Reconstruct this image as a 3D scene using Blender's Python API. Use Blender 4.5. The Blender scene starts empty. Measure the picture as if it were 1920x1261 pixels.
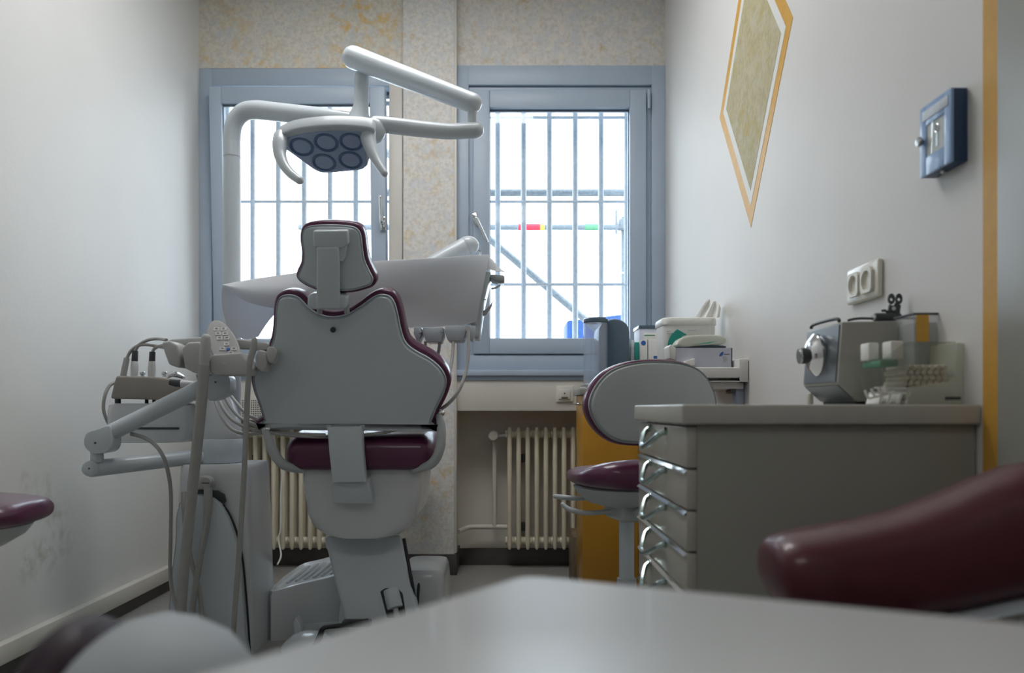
import bpy, bmesh, math, random
from mathutils import Vector, Matrix
random.seed(7)
V = Vector
SC = bpy.context.scene
COL = SC.collection

# ------------------------------------------------------------------ camera, sky, exposure
F, VX, VY, H = 1500.0, 956.0, 764.0, 0.845       # focal length in pixels, vanishing point, eye height
cd = bpy.data.cameras.new('camera')
cam = bpy.data.objects.new('camera', cd); COL.objects.link(cam)
cam.location = (0, 0, H); cam.rotation_euler = (math.pi/2, 0, 0)
cd.sensor_width = 36.0; cd.sensor_fit = 'HORIZONTAL'; cd.lens = F/1920*36
cd.shift_x = (960-VX)/1920; cd.shift_y = (VY-630.5)/1920
cd.clip_start = 0.02
cd.dof.use_dof = True; cd.dof.focus_distance = 3.0; cd.dof.aperture_fstop = 3.6
SC.camera = cam

wd = bpy.data.worlds.new('world'); SC.world = wd; wd.use_nodes = True
bg = wd.node_tree.nodes['Background']
bg.inputs[0].default_value = (0.80, 0.91, 1.0, 1); bg.inputs[1].default_value = 2.5
SC.view_settings.view_transform = 'Standard'; SC.view_settings.look = 'None'
SC.view_settings.gamma = 1.0; SC.view_settings.use_curve_mapping = False
SC.view_settings.exposure = 1.2
FILL, FILL_REAR = 4.2, 1.35                              # strength of the added ceiling fill lights
SC.cycles.diffuse_bounces = 8; SC.cycles.max_bounces = 14; SC.cycles.transparent_max_bounces = 16

def area_portal(x0, x1, z0, z1, y):
    l = bpy.data.lights.new('window_portal', 'AREA'); l.shape = 'RECTANGLE'
    l.size = x1-x0; l.size_y = z1-z0; l.cycles.is_portal = True
    o = bpy.data.objects.new('window_portal', l); COL.objects.link(o)
    o.location = ((x0+x1)/2, y, (z0+z1)/2); o.rotation_euler = (-math.pi/2, 0, 0)

# ------------------------------------------------------------------ helpers
def W(px, py, d):                       # a point seen at a pixel of the photograph, d metres into the room
    return V(((px-VX)/F*d, d, H-(py-VY)/F*d))
def PL(px, py, p0, n):                  # the same on a plane
    r = V(((px-VX)/F, 1.0, -(py-VY)/F)); o = V((0, 0, H))
    t = (V(p0)-o).dot(n)/r.dot(n)
    return o+r*t
def X(px, d): return (px-VX)/F*d
def Z(py, d): return H-(py-VY)/F*d

def cr(pts, n=6, closed=False):         # Catmull-Rom through the points
    pts = [V(p) for p in pts]; m = len(pts); out = []
    for i in range(m if closed else m-1):
        if closed: a, b, c, d = pts[(i-1) % m], pts[i], pts[(i+1) % m], pts[(i+2) % m]
        else: a, b, c, d = pts[max(i-1, 0)], pts[i], pts[i+1], pts[min(i+2, m-1)]
        for k in range(n):
            t = k/n
            out.append(0.5*((2*b)+(c-a)*t+(2*a-5*b+4*c-d)*t*t+(3*b-a-3*c+d)*t**3))
    if not closed: out.append(pts[-1])
    return out

def rrect(cx, cy, w, d, r, z, n=5):     # rounded rectangle ring at height z
    out = []
    for sx, sy, a0 in ((1, 1, 0), (-1, 1, 90), (-1, -1, 180), (1, -1, 270)):
        for k in range(n+1):
            a = math.radians(a0+90*k/n)
            out.append(V((cx+sx*(w/2-r)+r*math.cos(a), cy+sy*(d/2-r)+r*math.sin(a), z)))
    return out

class B:
    def __init__(s): s.bm = bmesh.new()
    def quadbox(s, c8, bevel=0, seg=2):
        bm = bmesh.new()
        v = [bm.verts.new(p) for p in c8]
        for f in ((0,3,2,1),(4,5,6,7),(0,1,5,4),(1,2,6,5),(2,3,7,6),(3,0,4,7)): bm.faces.new([v[i] for i in f])
        s._merge(bm, bevel, seg); return s
    def _merge(s, bm, bevel=0, seg=2, ang=25):
        bmesh.ops.recalc_face_normals(bm, faces=bm.faces)
        if bevel > 0:
            es = [e for e in bm.edges if len(e.link_faces) == 2 and e.calc_face_angle(0) > math.radians(ang)]
            bmesh.ops.bevel(bm, geom=es, offset=bevel, segments=seg, affect='EDGES', profile=0.5, clamp_overlap=True)
        m = bpy.data.meshes.new('tmp'); bm.to_mesh(m); bm.free(); s.bm.from_mesh(m); bpy.data.meshes.remove(m)
    def box(s, lo, hi, bevel=0, seg=2, rot=None, piv=None):
        (a, b, c), (d, e, f) = lo, hi
        p = [V(q) for q in ((a,b,c),(d,b,c),(d,e,c),(a,e,c),(a,b,f),(d,b,f),(d,e,f),(a,e,f))]
        if rot is not None:
            pv = V(piv) if piv is not None else (V(lo)+V(hi))/2
            p = [rot @ (q-pv)+pv for q in p]
        return s.quadbox(p, bevel, seg)
    def rings(s, rs, cap0=True, cap1=True, closed=False):
        bm = s.bm; vs = [[bm.verts.new(p) for p in r] for r in rs]; n = len(vs[0])
        fs = []
        L = len(vs)
        for i in range(L if closed else L-1):
            a, b = vs[i], vs[(i+1) % L]
            for k in range(n): fs.append(bm.faces.new((a[k], a[(k+1) % n], b[(k+1) % n], b[k])))
        if not closed:
            if cap0: fs.append(bm.faces.new(vs[0][::-1]))
            if cap1: fs.append(bm.faces.new(vs[-1]))
        bmesh.ops.recalc_face_normals(bm, faces=fs)
        return s
    def tube(s, pts, r, seg=10, smooth=0, closed=False, round_ends=False):
        pts = [V(p) for p in pts]
        rr = list(r) if isinstance(r, (list, tuple)) else [r]*len(pts)
        if smooth:
            n0 = len(pts); pts = cr(pts, smooth, closed); m = len(pts); rn = []
            for i in range(m):
                t = i/smooth; k = min(int(t), n0-1); k2 = (k+1) % n0 if closed else min(k+1, n0-1)
                rn.append(rr[k]*(1-(t-k))+rr[k2]*(t-k))
            rr = rn
        if round_ends and not closed:
            d0 = (pts[0]-pts[1]).normalized(); d1 = (pts[-1]-pts[-2]).normalized()
            h = [(0.35, .94), (.7, .71), (.92, .38)]
            p0, p1, r0, r1 = pts[0], pts[-1], rr[0], rr[-1]
            pts = [p0+d0*r0*a for a, _ in h[::-1]]+pts+[p1+d1*r1*a for a, _ in h]
            rr = [r0*b for _, b in h[::-1]]+rr+[r1*b for _, b in h]
        rs = []; nrm = None
        for i, p in enumerate(pts):
            if closed: t = pts[(i+1) % len(pts)]-pts[i-1]
            else: t = pts[min(i+1, len(pts)-1)]-pts[max(i-1, 0)]
            t = t.normalized() if t.length > 1e-9 else V((0, 0, 1))
            if nrm is None:
                nrm = t.cross(V((0, 0, 1)));
                if nrm.length < 1e-3: nrm = t.cross(V((0, 1, 0)))
            nrm = (nrm-t*nrm.dot(t)).normalized(); bn = t.cross(nrm)
            rs.append([p+(nrm*math.cos(2*math.pi*k/seg)+bn*math.sin(2*math.pi*k/seg))*rr[i] for k in range(seg)])
        return s.rings(rs, closed=closed)
    def cyl(s, p0, p1, r0, r1=None, seg=20, bevel=0):
        p0, p1 = V(p0), V(p1); r1 = r0 if r1 is None else r1
        if bevel:
            d = (p1-p0).normalized()*bevel
            return s.tube([p0, p0+d*.3, p0+d, p1-d, p1-d*.3, p1], [r0-bevel, r0-bevel*.3, r0, r1, r1-bevel*.3, r1-bevel], seg)
        return s.tube([p0, p1], [r0, r1], seg)
    def lathe(s, prof, o, axis=(0, 0, 1), seg=28):
        o = V(o); return s.tube([o+V(axis)*h for _, h in prof], [max(r, 1e-4) for r, _ in prof], seg)
    def ell(s, c, rx, ry, rz, rot=None, seg=18):
        c = V(c); rs = []
        for i in range(1, 10):
            a = math.pi*i/10; ring = []
            for k in range(seg):
                b = 2*math.pi*k/seg
                p = V((rx*math.sin(a)*math.cos(b), ry*math.sin(a)*math.sin(b), -rz*math.cos(a)))
                ring.append(c+(rot @ p if rot else p))
            rs.append(ring)
        return s.rings(rs)
    def prism(s, pts, vec, bevel=0, seg=2):
        bm = bmesh.new(); vec = V(vec)
        a = [bm.verts.new(p) for p in pts]; b = [bm.verts.new(V(p)+vec) for p in pts]; n = len(a)
        bm.faces.new(a[::-1]); bm.faces.new(b)
        for k in range(n): bm.faces.new((a[k], a[(k+1) % n], b[(k+1) % n], b[k]))
        s._merge(bm, bevel, seg); return s
    def pad(s, pts, n, t, r, dome=0.0, grow=0.0, r0=None, bow=None, flat=False):
        """closed outline pts (in a plane with normal n) thickened by t along n, edges rounded by r, crowned by dome"""
        n = V(n).normalized(); pts = [V(p) for p in pts]; m = len(pts)
        c = sum(pts, V())/m
        ar = sum(((pts[i]-c).cross(pts[(i+1) % m]-c) for i in range(m)), V()).dot(n)
        if ar < 0: pts = pts[::-1]
        outn = []
        for i in range(m):
            tg = (pts[(i+1) % m]-pts[i-1]).normalized(); outn.append(tg.cross(n).normalized())
        pts = [p+o*grow for p, o in zip(pts, outn)]
        r0 = r if r0 is None else r0
        lay = [(.35, r0, 0), (.7, r0, 0), (1, r0, 0), (1, r0*.62, r0*.08), (1, r0*.29, r0*.29), (1, r0*.08, r0*.62), (1, 0, r0)]
        lay += [(1, 0, t-r), (1, r*.08, t-r*.38), (1, r*.29, t-r*.71), (1, r*.62, t-r*.08), (1, r, t)]
        lay += [(.85, r, t+dome*.35), (.65, r, t+dome*.68), (.4, r, t+dome*.9), (.15, r, t+dome)]
        if flat: lay = lay[2:-4]
        rs = []
        for sc, ins, h in lay:
            ring = [c+(p-o*ins-c)*sc+n*h for p, o in zip(pts, outn)]
            if bow: ring = [q+n*bow(q) for q in ring]
            rs.append(ring)
        return s.rings(rs)
    def build(s, name, mat, parent=None, smooth=True, ang=38, props=None):
        off = V(); q = parent
        while q is not None: off += q.location; q = q.parent
        me = bpy.data.meshes.new(name)
        if off.length > 0: bmesh.ops.translate(s.bm, verts=s.bm.verts, vec=-off)
        s.bm.to_mesh(me); s.bm.free()
        if smooth:
            me.polygons.foreach_set('use_smooth', [True]*len(me.polygons)); me.set_sharp_from_angle(angle=math.radians(ang))
        me.materials.append(mat if not isinstance(mat, str) else M[mat])
        o = bpy.data.objects.new(name, me); COL.objects.link(o)
        if parent is not None: o.parent = parent
        for k, v in (props or {}).items(): o[k] = v
        return o

def tag(o, label, cat, group=None):
    o['label'] = label; o['category'] = cat
    if group: o['group'] = group
    return o
def thing(name, label, cat, loc=(0, 0, 0), group=None):
    o = bpy.data.objects.new(name, None); COL.objects.link(o); o.location = loc; o.empty_display_size = .05
    return tag(o, label, cat, group)
def struct(b, name, mat, parent=None, **k):
    o = b.build(name, mat, parent, **k)
    if parent is None: o['kind'] = 'structure'
    return o
def copy_tree(o, parent=None):
    c = o.copy(); COL.objects.link(c)
    if parent is not None: c.parent = parent
    for ch in list(o.children): copy_tree(ch, c)
    return c

# ------------------------------------------------------------------ materials
M = {}
def mat(name, col, rough=.5, metal=0, spec=.5, coat=0, noise=0, nscale=30, bump=0, bscale=200, trans=0, ior=1.45):
    m = bpy.data.materials.new(name); m.use_nodes = True; nt = m.node_tree
    p = nt.nodes['Principled BSDF']
    p.inputs['Base Color'].default_value = (*col, 1); p.inputs['Roughness'].default_value = rough
    p.inputs['Metallic'].default_value = metal; p.inputs['Specular IOR Level'].default_value = spec
    p.inputs['Coat Weight'].default_value = coat; p.inputs['Coat Roughness'].default_value = .08
    p.inputs['Transmission Weight'].default_value = trans; p.inputs['IOR'].default_value = ior
    tc = nt.nodes.new('ShaderNodeTexCoord')
    if noise:
        n = nt.nodes.new('ShaderNodeTexNoise'); n.inputs['Scale'].default_value = nscale; n.inputs['Detail'].default_value = 5
        nt.links.new(tc.outputs['Object'], n.inputs['Vector'])
        r = nt.nodes.new('ShaderNodeValToRGB')
        r.color_ramp.elements[0].position = .3; r.color_ramp.elements[1].position = .7
        r.color_ramp.elements[0].color = (*[c*(1-noise) for c in col], 1); r.color_ramp.elements[1].color = (*[min(1, c*(1+noise*.5)) for c in col], 1)
        nt.links.new(n.outputs['Fac'], r.inputs['Fac']); nt.links.new(r.outputs['Color'], p.inputs['Base Color'])
    if bump:
        n = nt.nodes.new('ShaderNodeTexNoise'); n.inputs['Scale'].default_value = bscale; n.inputs['Detail'].default_value = 4
        nt.links.new(tc.outputs['Object'], n.inputs['Vector'])
        b = nt.nodes.new('ShaderNodeBump'); b.inputs['Strength'].default_value = bump; b.inputs['Distance'].default_value = .003
        nt.links.new(n.outputs['Fac'], b.inputs['Height']); nt.links.new(b.outputs['Normal'], p.inputs['Normal'])
    M[name] = m; return m
mat('wall_white', (.70, .69, .67), .55, noise=.03, nscale=3, bump=.12, bscale=90)
mat('ceiling_white', (.80, .79, .76), .8, noise=.02, nscale=4)
mat('niche_white', (.66, .63, .57), .6, noise=.05, nscale=5, bump=.1, bscale=120)
mat('vinyl_floor', (.30, .295, .28), .35, noise=.12, nscale=60)
mat('dark_base', (.085, .078, .07), .5, noise=.1, nscale=20)
mat('trunking', (.66, .63, .57), .45, noise=.03)
mat('frame_paint', (.40, .48, .58), .38, noise=.03, nscale=8)  # grey-white frames with the blue window glare mixed into the colour
mat('frame_cream', (.62, .60, .55), .4, noise=.03, nscale=8)
mat('gasket', (.10, .13, .17), .6, noise=.1)
mat('steel_paint', (.62, .68, .74), .5, noise=.12, nscale=60)
mat('galvanised', (.17, .20, .23), .45, metal=.3, noise=.25, nscale=60)
mat('red_paint', (.75, .03, .06), .5, noise=.1, nscale=60)
mat('yellow_paint', (.75, .6, .08), .5, noise=.1, nscale=60)
mat('green_paint', (.10, .28, .16), .5, noise=.1, nscale=60)
mat('blue_tarp', (.012, .06, .22), .6, noise=.25, nscale=25)
mat('concrete', (.38, .37, .35), .8, noise=.2, nscale=6)
mat('shell_white', (.54, .60, .645), .33, coat=.3, noise=.02, nscale=6)
mat('shell_grey', (.43, .465, .475), .38, coat=.2, noise=.03, nscale=6)
mat('shell_matte', (.40, .435, .46), .6, noise=.03, nscale=6)
mat('purple_matte', (.022, .008, .018), .55, noise=.1, nscale=25)
mat('unit_white', (.62, .65, .67), .25, coat=.5, noise=.02, nscale=6)
mat('holder_grey', (.47, .48, .475), .42, noise=.03, nscale=10)
mat('holder_brown', (.27, .25, .225), .45, noise=.04, nscale=10)
mat('key_grey', (.40, .40, .395), .5, noise=.03, nscale=20)
mat('button_pale', (.62, .64, .64), .5, noise=.03, nscale=20)
mat('dark_grey', (.05, .055, .06), .45, noise=.15, nscale=40)
mat('black_rubber', (.018, .019, .022), .5, noise=.2, nscale=40)
mat('purple_leather', (.10, .020, .062), .30, coat=.35, noise=.10, nscale=25, bump=.06, bscale=500)
mat('maroon_leather', (.088, .012, .022), .40, coat=.25, noise=.10, nscale=25, bump=.06, bscale=500)
mat('hose_grey', (.36, .36, .35), .45, noise=.05, nscale=40)
mat('chrome', (.72, .73, .74), .12, metal=1, noise=.03)
mat('brushed', (.50, .51, .52), .3, metal=1, noise=.08, nscale=80)
mat('dial_panel', (.17, .185, .20), .3, metal=.6, noise=.05)
mat('paper', (.80, .81, .82), .8, noise=.02, nscale=10)
mat('radiator_cream', (.72, .66, .52), .35, coat=.2, noise=.03, nscale=10)
mat('ochre_panel', (.48, .235, .018), .35, coat=.2, noise=.06, nscale=5)
mat('box_brown', (.16, .115, .075), .5, noise=.05)
mat('orange_paint', (.62, .34, .055), .5, noise=.08, nscale=30)
mat('pale_paint', (.70, .70, .67), .6, noise=.02)
mat('cabinet_grey', (.33, .33, .295), .38, noise=.03, nscale=4)
mat('drawer_face', (.46, .445, .40), .25, coat=.3, noise=.03, nscale=4)
mat('worktop', (.50, .49, .455), .35, noise=.04, nscale=40)
mat('table_white', (.70, .71, .71), .28, coat=.3, noise=.02, nscale=8)
mat('keybox_blue', (.27, .42, .68), .35, coat=.3, noise=.04, nscale=10)
mat('keybox_navy', (.02, .055, .13), .4, noise=.05, nscale=10)
mat('socket_white', (.70, .68, .60), .25, coat=.4, noise=.02)
mat('socket_well', (.16, .145, .11), .4, noise=.03)
mat('device_grey', (.36, .355, .33), .45, noise=.04, nscale=10)
mat('plastic_white', (.78, .78, .75), .4, noise=.02)
mat('teal_print', (.02, .33, .27), .5, noise=.05)
mat('blue_print', (.03, .13, .40), .5, noise=.05)
mat('box_lilac', (.55, .57, .66), .55, noise=.03)
mat('cotton', (.62, .57, .48), .9, noise=.12, nscale=60, bump=.3)
mat('machine_blue', (.07, .11, .15), .25, coat=.4, noise=.06)
mat('tissue', (.85, .85, .83), .9, noise=.03)
mat('lens_glass', (.075, .15, .29), .35, coat=.1, noise=.05)  # blue lens veil mixed into the lamp lens colour
mat('lens_panel', (.33, .43, .60), .25, coat=.5, noise=.03)  # blue haze in front of the lamp put into the panel colour
mat('handle_steel', (.45, .55, .53), .18, metal=1, noise=.05)

def clear(name, tint=(1, 1, 1), gl=.08, rough=.02, body=0.0, bodycol=(.8, .8, .8)):
    m = bpy.data.materials.new(name); m.use_nodes = True; nt = m.node_tree; nt.nodes.clear()
    o = nt.nodes.new('ShaderNodeOutputMaterial'); t = nt.nodes.new('ShaderNodeBsdfTransparent'); t.inputs[0].default_value = (*tint, 1)
    g = nt.nodes.new('ShaderNodeBsdfGlossy'); g.inputs['Roughness'].default_value = rough
    lw = nt.nodes.new('ShaderNodeLayerWeight'); lw.inputs[0].default_value = .5
    pw = nt.nodes.new('ShaderNodeMath'); pw.operation = 'POWER'; pw.inputs[1].default_value = 5
    fr = nt.nodes.new('ShaderNodeMapRange'); fr.inputs['To Min'].default_value = gl*.5; fr.inputs['To Max'].default_value = .85
    nt.links.new(lw.outputs['Facing'], pw.inputs[0]); nt.links.new(pw.outputs[0], fr.inputs['Value'])
    mx = nt.nodes.new('ShaderNodeMixShader')
    nt.links.new(fr.outputs[0], mx.inputs[0]); nt.links.new(t.outputs[0], mx.inputs[1]); nt.links.new(g.outputs[0], mx.inputs[2])
    last = mx
    if body:
        d = nt.nodes.new('ShaderNodeBsdfDiffuse'); d.inputs[0].default_value = (*bodycol, 1)
        m2 = nt.nodes.new('ShaderNodeMixShader'); m2.inputs[0].default_value = body
        nt.links.new(mx.outputs[0], m2.inputs[1]); nt.links.new(d.outputs[0], m2.inputs[2]); last = m2
    nt.links.new(last.outputs[0], o.inputs[0]); M[name] = m
clear('pane_glass', (.97, .985, .99), .075)
clear('clear_plastic', (.93, .94, .93), .06, .05, .06, (.75, .76, .72))
clear('tub_plastic', (.93, .94, .94), .08, .05, .26, (.70, .72, .72))
clear('frosted_plastic', (.92, .93, .90), .08, .15, .52, (.78, .80, .70))
clear('tank_plastic', (.90, .93, .97), .09, .04, .22, (.80, .86, .95))

# thin paper lets light through
pm = M['paper']; nt = pm.node_tree; pb = nt.nodes['Principled BSDF']; out = nt.nodes['Material Output']
tl = nt.nodes.new('ShaderNodeBsdfTranslucent'); tl.inputs[0].default_value = (.80, .83, .88, 1)
mx = nt.nodes.new('ShaderNodeMixShader'); mx.inputs[0].default_value = .42
nt.links.new(pb.outputs[0], mx.inputs[1]); nt.links.new(tl.outputs[0], mx.inputs[2]); nt.links.new(mx.outputs[0], out.inputs[0])

def sponge(name, base, c_y, c_b, amount):       # sponged wall paint: cream with ochre and blue-grey dabs
    m = mat(name, base, .7, bump=.35, bscale=120); nt = m.node_tree; p = nt.nodes['Principled BSDF']
    tc = nt.nodes.new('ShaderNodeTexCoord')
    def nz(s, det, off):
        mp = nt.nodes.new('ShaderNodeMapping'); mp.inputs['Location'].default_value = off
        n = nt.nodes.new('ShaderNodeTexNoise'); n.inputs['Scale'].default_value = s; n.inputs['Detail'].default_value = det; n.inputs['Roughness'].default_value = .65
        nt.links.new(tc.outputs['Object'], mp.inputs[0]); nt.links.new(mp.outputs[0], n.inputs['Vector']); return n
    def ramp(n, a, b):
        r = nt.nodes.new('ShaderNodeMapRange'); r.inputs['From Min'].default_value = a; r.inputs['From Max'].default_value = b
        nt.links.new(n.outputs['Fac'], r.inputs['Value']); return r
    def mul(a, b):
        k = nt.nodes.new('ShaderNodeMath'); k.operation = 'MULTIPLY'; nt.links.new(a.outputs[0], k.inputs[0]); nt.links.new(b.outputs[0], k.inputs[1]); return k
    def mixc(f, a, b):
        k = nt.nodes.new('ShaderNodeMix'); k.data_type = 'RGBA'; nt.links.new(f.outputs[0], k.inputs['Factor'])
        if isinstance(a, tuple): k.inputs['A'].default_value = (*a, 1)
        else: nt.links.new(a.outputs['Result'], k.inputs['A'])
        k.inputs['B'].default_value = (*b, 1); return k
    c = mixc(ramp(nz(55, 6, (3, 1, 2)), .42, .64), base, tuple(x*.80 for x in base))
    c = mixc(ramp(nz(17, 6, (9, 4, 1)), .48, .72), c, c_b)
    c = mixc(mul(ramp(nz(2.6, 2, (1.3, 2, 7.2)), .42, .62), ramp(nz(20, 6, (5, 7, 3)), .60-amount*.16, .74-amount*.12)), c, c_y)
    nt.links.new(c.outputs['Result'], p.inputs['Base Color'])
sponge('sponge_cream', (.73, .69, .61), (.70, .48, .16), (.58, .61, .63), .78)
sponge('sponge_mid', (.73, .71, .665), (.62, .45, .20), (.58, .62, .66), .62)
sponge('sponge_pale', (.73, .69, .63), (.58, .44, .22), (.58, .61, .65), .40)
sponge('mural_fill', (.45, .40, .24), (.42, .33, .11), (.48, .46, .36), .8)

# left wall: old damp marks low on the plaster
m = M['wall_left_paint'] = mat('wall_left_paint', (.70, .70, .68), .55, noise=.03, nscale=3, bump=.12, bscale=90)
nt = m.node_tree; p = nt.nodes['Principled BSDF']; tc = nt.nodes.new('ShaderNodeTexCoord')
src = p.inputs['Base Color'].links[0].from_socket
for (cx, cz, rx, rz, st) in ((2.80, .40, .14, .17, .5), (2.66, .33, .10, .09, .5), (2.72, .57, .08, .07, .4), (2.62, .60, .04, .05, .4)):
    mp = nt.nodes.new('ShaderNodeMapping'); mp.vector_type = 'TEXTURE'
    mp.inputs['Location'].default_value = (-1.588, cx, cz); mp.inputs['Scale'].default_value = (.5, rx, rz)
    nt.links.new(tc.outputs['Object'], mp.inputs[0])
    ln = nt.nodes.new('ShaderNodeVectorMath'); ln.operation = 'LENGTH'; nt.links.new(mp.outputs[0], ln.inputs[0])
    r1 = nt.nodes.new('ShaderNodeMapRange'); r1.inputs['From Min'].default_value = 1.0; r1.inputs['From Max'].default_value = .45
    nt.links.new(ln.outputs['Value'], r1.inputs['Value'])
    n = nt.nodes.new('ShaderNodeTexNoise'); n.inputs['Scale'].default_value = 22; n.inputs['Detail'].default_value = 6
    nt.links.new(tc.outputs['Object'], n.inputs['Vector'])
    r2 = nt.nodes.new('ShaderNodeMapRange'); r2.inputs['From Min'].default_value = .45; r2.inputs['From Max'].default_value = .7; r2.inputs['To Max'].default_value = st
    nt.links.new(n.outputs['Fac'], r2.inputs['Value'])
    k = nt.nodes.new('ShaderNodeMath'); k.operation = 'MULTIPLY'; nt.links.new(r1.outputs[0], k.inputs[0]); nt.links.new(r2.outputs[0], k.inputs[1])
    mxn = nt.nodes.new('ShaderNodeMix'); mxn.data_type = 'RGBA'; nt.links.new(k.outputs[0], mxn.inputs['Factor'])
    nt.links.new(src, mxn.inputs['A']); mxn.inputs['B'].default_value = (.36, .35, .27, 1); src = mxn.outputs['Result']
nt.links.new(src, p.inputs['Base Color'])

# ------------------------------------------------------------------ room shell
XL, XR, YB, YN, ZC, YR = -1.588, .795, 4.10, 4.31, 3.02, -2.6
struct(B().box((XL-.15, YR-.15, -.12), (XR+.15, 4.45, 0)), 'floor', 'vinyl_floor')
struct(B().box((XL-.15, YR-.15, ZC), (XR+.15, 4.45, ZC+.15)), 'ceiling', 'ceiling_white')
wl = struct(B().box((XL-.15, YR-.15, 0), (XL, 4.45, ZC)), 'wall_left', 'wall_left_paint')
wr = struct(B().box((XR, YR-.15, 0), (XR+.15, 4.45, ZC)), 'wall_right', 'wall_white')
struct(B().box((XL, YR-.15, 0), (XR, YR, ZC)), 'wall_rear', 'wall_white')
s0 = F/YB
xw2l, xw2r = X(857, YB), XR            # right window opening
zw2t, zw2b = Z(124.6, YB), Z(694, YB)
xw1l, xw1r = XL, X(756, YB)
zw1t, zw1b = Z(130, YB), Z(694, YB)
xpl, xpr = X(756, 4.05), X(852, 4.05)  # pier between the windows
struct(B().box((xpl, 4.05, 0), (xpr, 4.45, ZC)), 'wall_pier', 'sponge_mid')
struct(B().box((XL, 4.085, zw1t), (xpl, 4.45, ZC)), 'wall_back', 'sponge_cream')
struct(B().box((xpr, 4.10, zw2t), (XR, 4.45, ZC)), 'wall_back_right', 'sponge_pale')
zp = Z(770, 4.07)
struct(B().box((xpr, 4.07, zp), (XR, 4.45, zw2b), .003), 'wall_parapet', 'niche_white')
struct(B().box((XL, 4.07, zp), (xpl, 4.45, zw1b), .003), 'wall_parapet', 'niche_white')
struct(B().box((xpr, YN, 0), (XR, 4.45, zp)), 'wall_niche', 'niche_white')
struct(B().box((XL, YN, 0), (xpl, 4.45, zp)), 'wall_niche', 'niche_white')
struct(B().box((xpr-.001, 4.044, .11), (xpr+.012, 4.10, zw2t+.35), .002), 'trim_1', 'frame_cream')
b = B()
b.box((xpl-.006, 4.038, 0), (xpr+.012, 4.05, .105), .002); b.box((xpr, 4.04, 0), (xpr+.012, YN, .105), .002)
b.box((xpr, YN-.012, 0), (XR, YN, .09), .002); b.box((XL, YN-.012, 0), (xpl, YN, .09), .002); b.box((xpl-.012, 4.04, 0), (xpl, YN, .105), .002)
struct(b, 'baseboard_back', 'dark_base')
struct(B().box((XL, YR, 0), (XL+.012, YN-.02, .055), .002), 'baseboard_left', 'dark_base')
struct(B().box((XL, YR, .056), (XL+.035, 4.06, .118), .004), 'trim_2', 'trunking')
struct(B().box((XR-.012, 1.87, 0), (XR, YN-.02, .09), .002), 'baseboard_right', 'dark_base')
# painted diamond on the right wall, a film of paint each
dy, dz = 2.637, 1.94
def diamond(k, t):
    hy, hz = .392*k, .502*k
    return B().prism([V((XR-t, dy-hy, dz)), V((XR-t, dy, dz-hz)), V((XR-t, dy+hy, dz)), V((XR-t, dy, dz+hz))], (t+.001, 0, 0))
diamond(1, .0010).build('painted_border', 'orange_paint', wr)
diamond(.86, .0016).build('painted_band', 'pale_paint', wr)
diamond(.755, .0022).build('painted_field', 'mural_fill', wr)
struct(B().box((XR-.004, 1.291, 0), (XR, 1.338, ZC)), 'trim_3', 'orange_paint')
dr = struct(B().box((XR-.012, .30, 0), (XR, 1.287, 2.9), .003), 'door_1', 'cabinet_grey')
B().tube([(XR-.012, .36, 1.05), (XR-.06, .36, 1.05), (XR-.06, .47, 1.05)], .009, 10, 4).build('door_handle', 'brushed', dr)

# added fill light panels on the ceiling, above and behind the view
em = bpy.data.materials.new('diffuser_light'); em.use_nodes = True
eb = em.node_tree.nodes['Principled BSDF']; eb.inputs['Base Color'].default_value = (.8, .8, .8, 1)
eb.inputs['Emission Color'].default_value = (1.0, .985, .97, 1); eb.inputs['Emission Strength'].default_value = FILL
M['diffuser_light'] = em
em = em.copy(); em.name = 'diffuser_dim'; em.node_tree.nodes['Principled BSDF'].inputs['Emission Strength'].default_value = FILL_REAR; M['diffuser_dim'] = em
for ly, lb, mt in ((2.65, 'flat rectangular ceiling luminaire nearer the windows', 'diffuser_light'), (-.55, 'flat rectangular dim ceiling luminaire at the rear of the room', 'diffuser_dim')):
    cl = thing('ceiling_light', lb, 'ceiling light', (-.4, ly, ZC))
    B().box((-1.0, ly-.4, ZC-.05), (.2, ly+.4, ZC), .004).build('housing', 'pale_paint', cl)
    B().box((-.97, ly-.37, ZC-.056), (.17, ly+.37, ZC-.05)).build('diffuser', mt, cl)

# ------------------------------------------------------------------ windows
def frame_ring(b, x0, x1, z0, z1, wl_, wr_, wb, wt, y0, y1, bev=.003):
    b.box((x0, y0, z0), (x0+wl_, y1, z1), bev); b.box((x1-wr_, y0, z0), (x1, y1, z1), bev)
    b.box((x0+wl_-.001, y0, z1-wt), (x1-wr_+.001, y1, z1), bev); b.box((x0+wl_-.001, y0, z0), (x1-wr_+.001, y1, z0+wb), bev)
    return b
def rotx(o, piv, a):
    R = Matrix.Rotation(a, 4, 'X'); P = Matrix.Translation(V(piv)); return P @ R @ P.inverted()
def lever(parent, base, tip, n=(0, -1, 0)):
    base = V(base); tip = V(tip); n = V(n); d = (tip-base).normalized(); sd = d.cross(n)
    q = B().prism([base+d*a+sd*c for a, c in ((-.035, -.014), (-.035, .014), (.035, .014), (.035, -.014))], n*.012, .004)
    q.tube([base, base+n*.05, base+n*.055+d*.02, tip+n*.055], [.009, .009, .009, .008], 10, 4, round_ends=True)
    return q.build('window_handle', 'chrome', parent)
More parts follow.
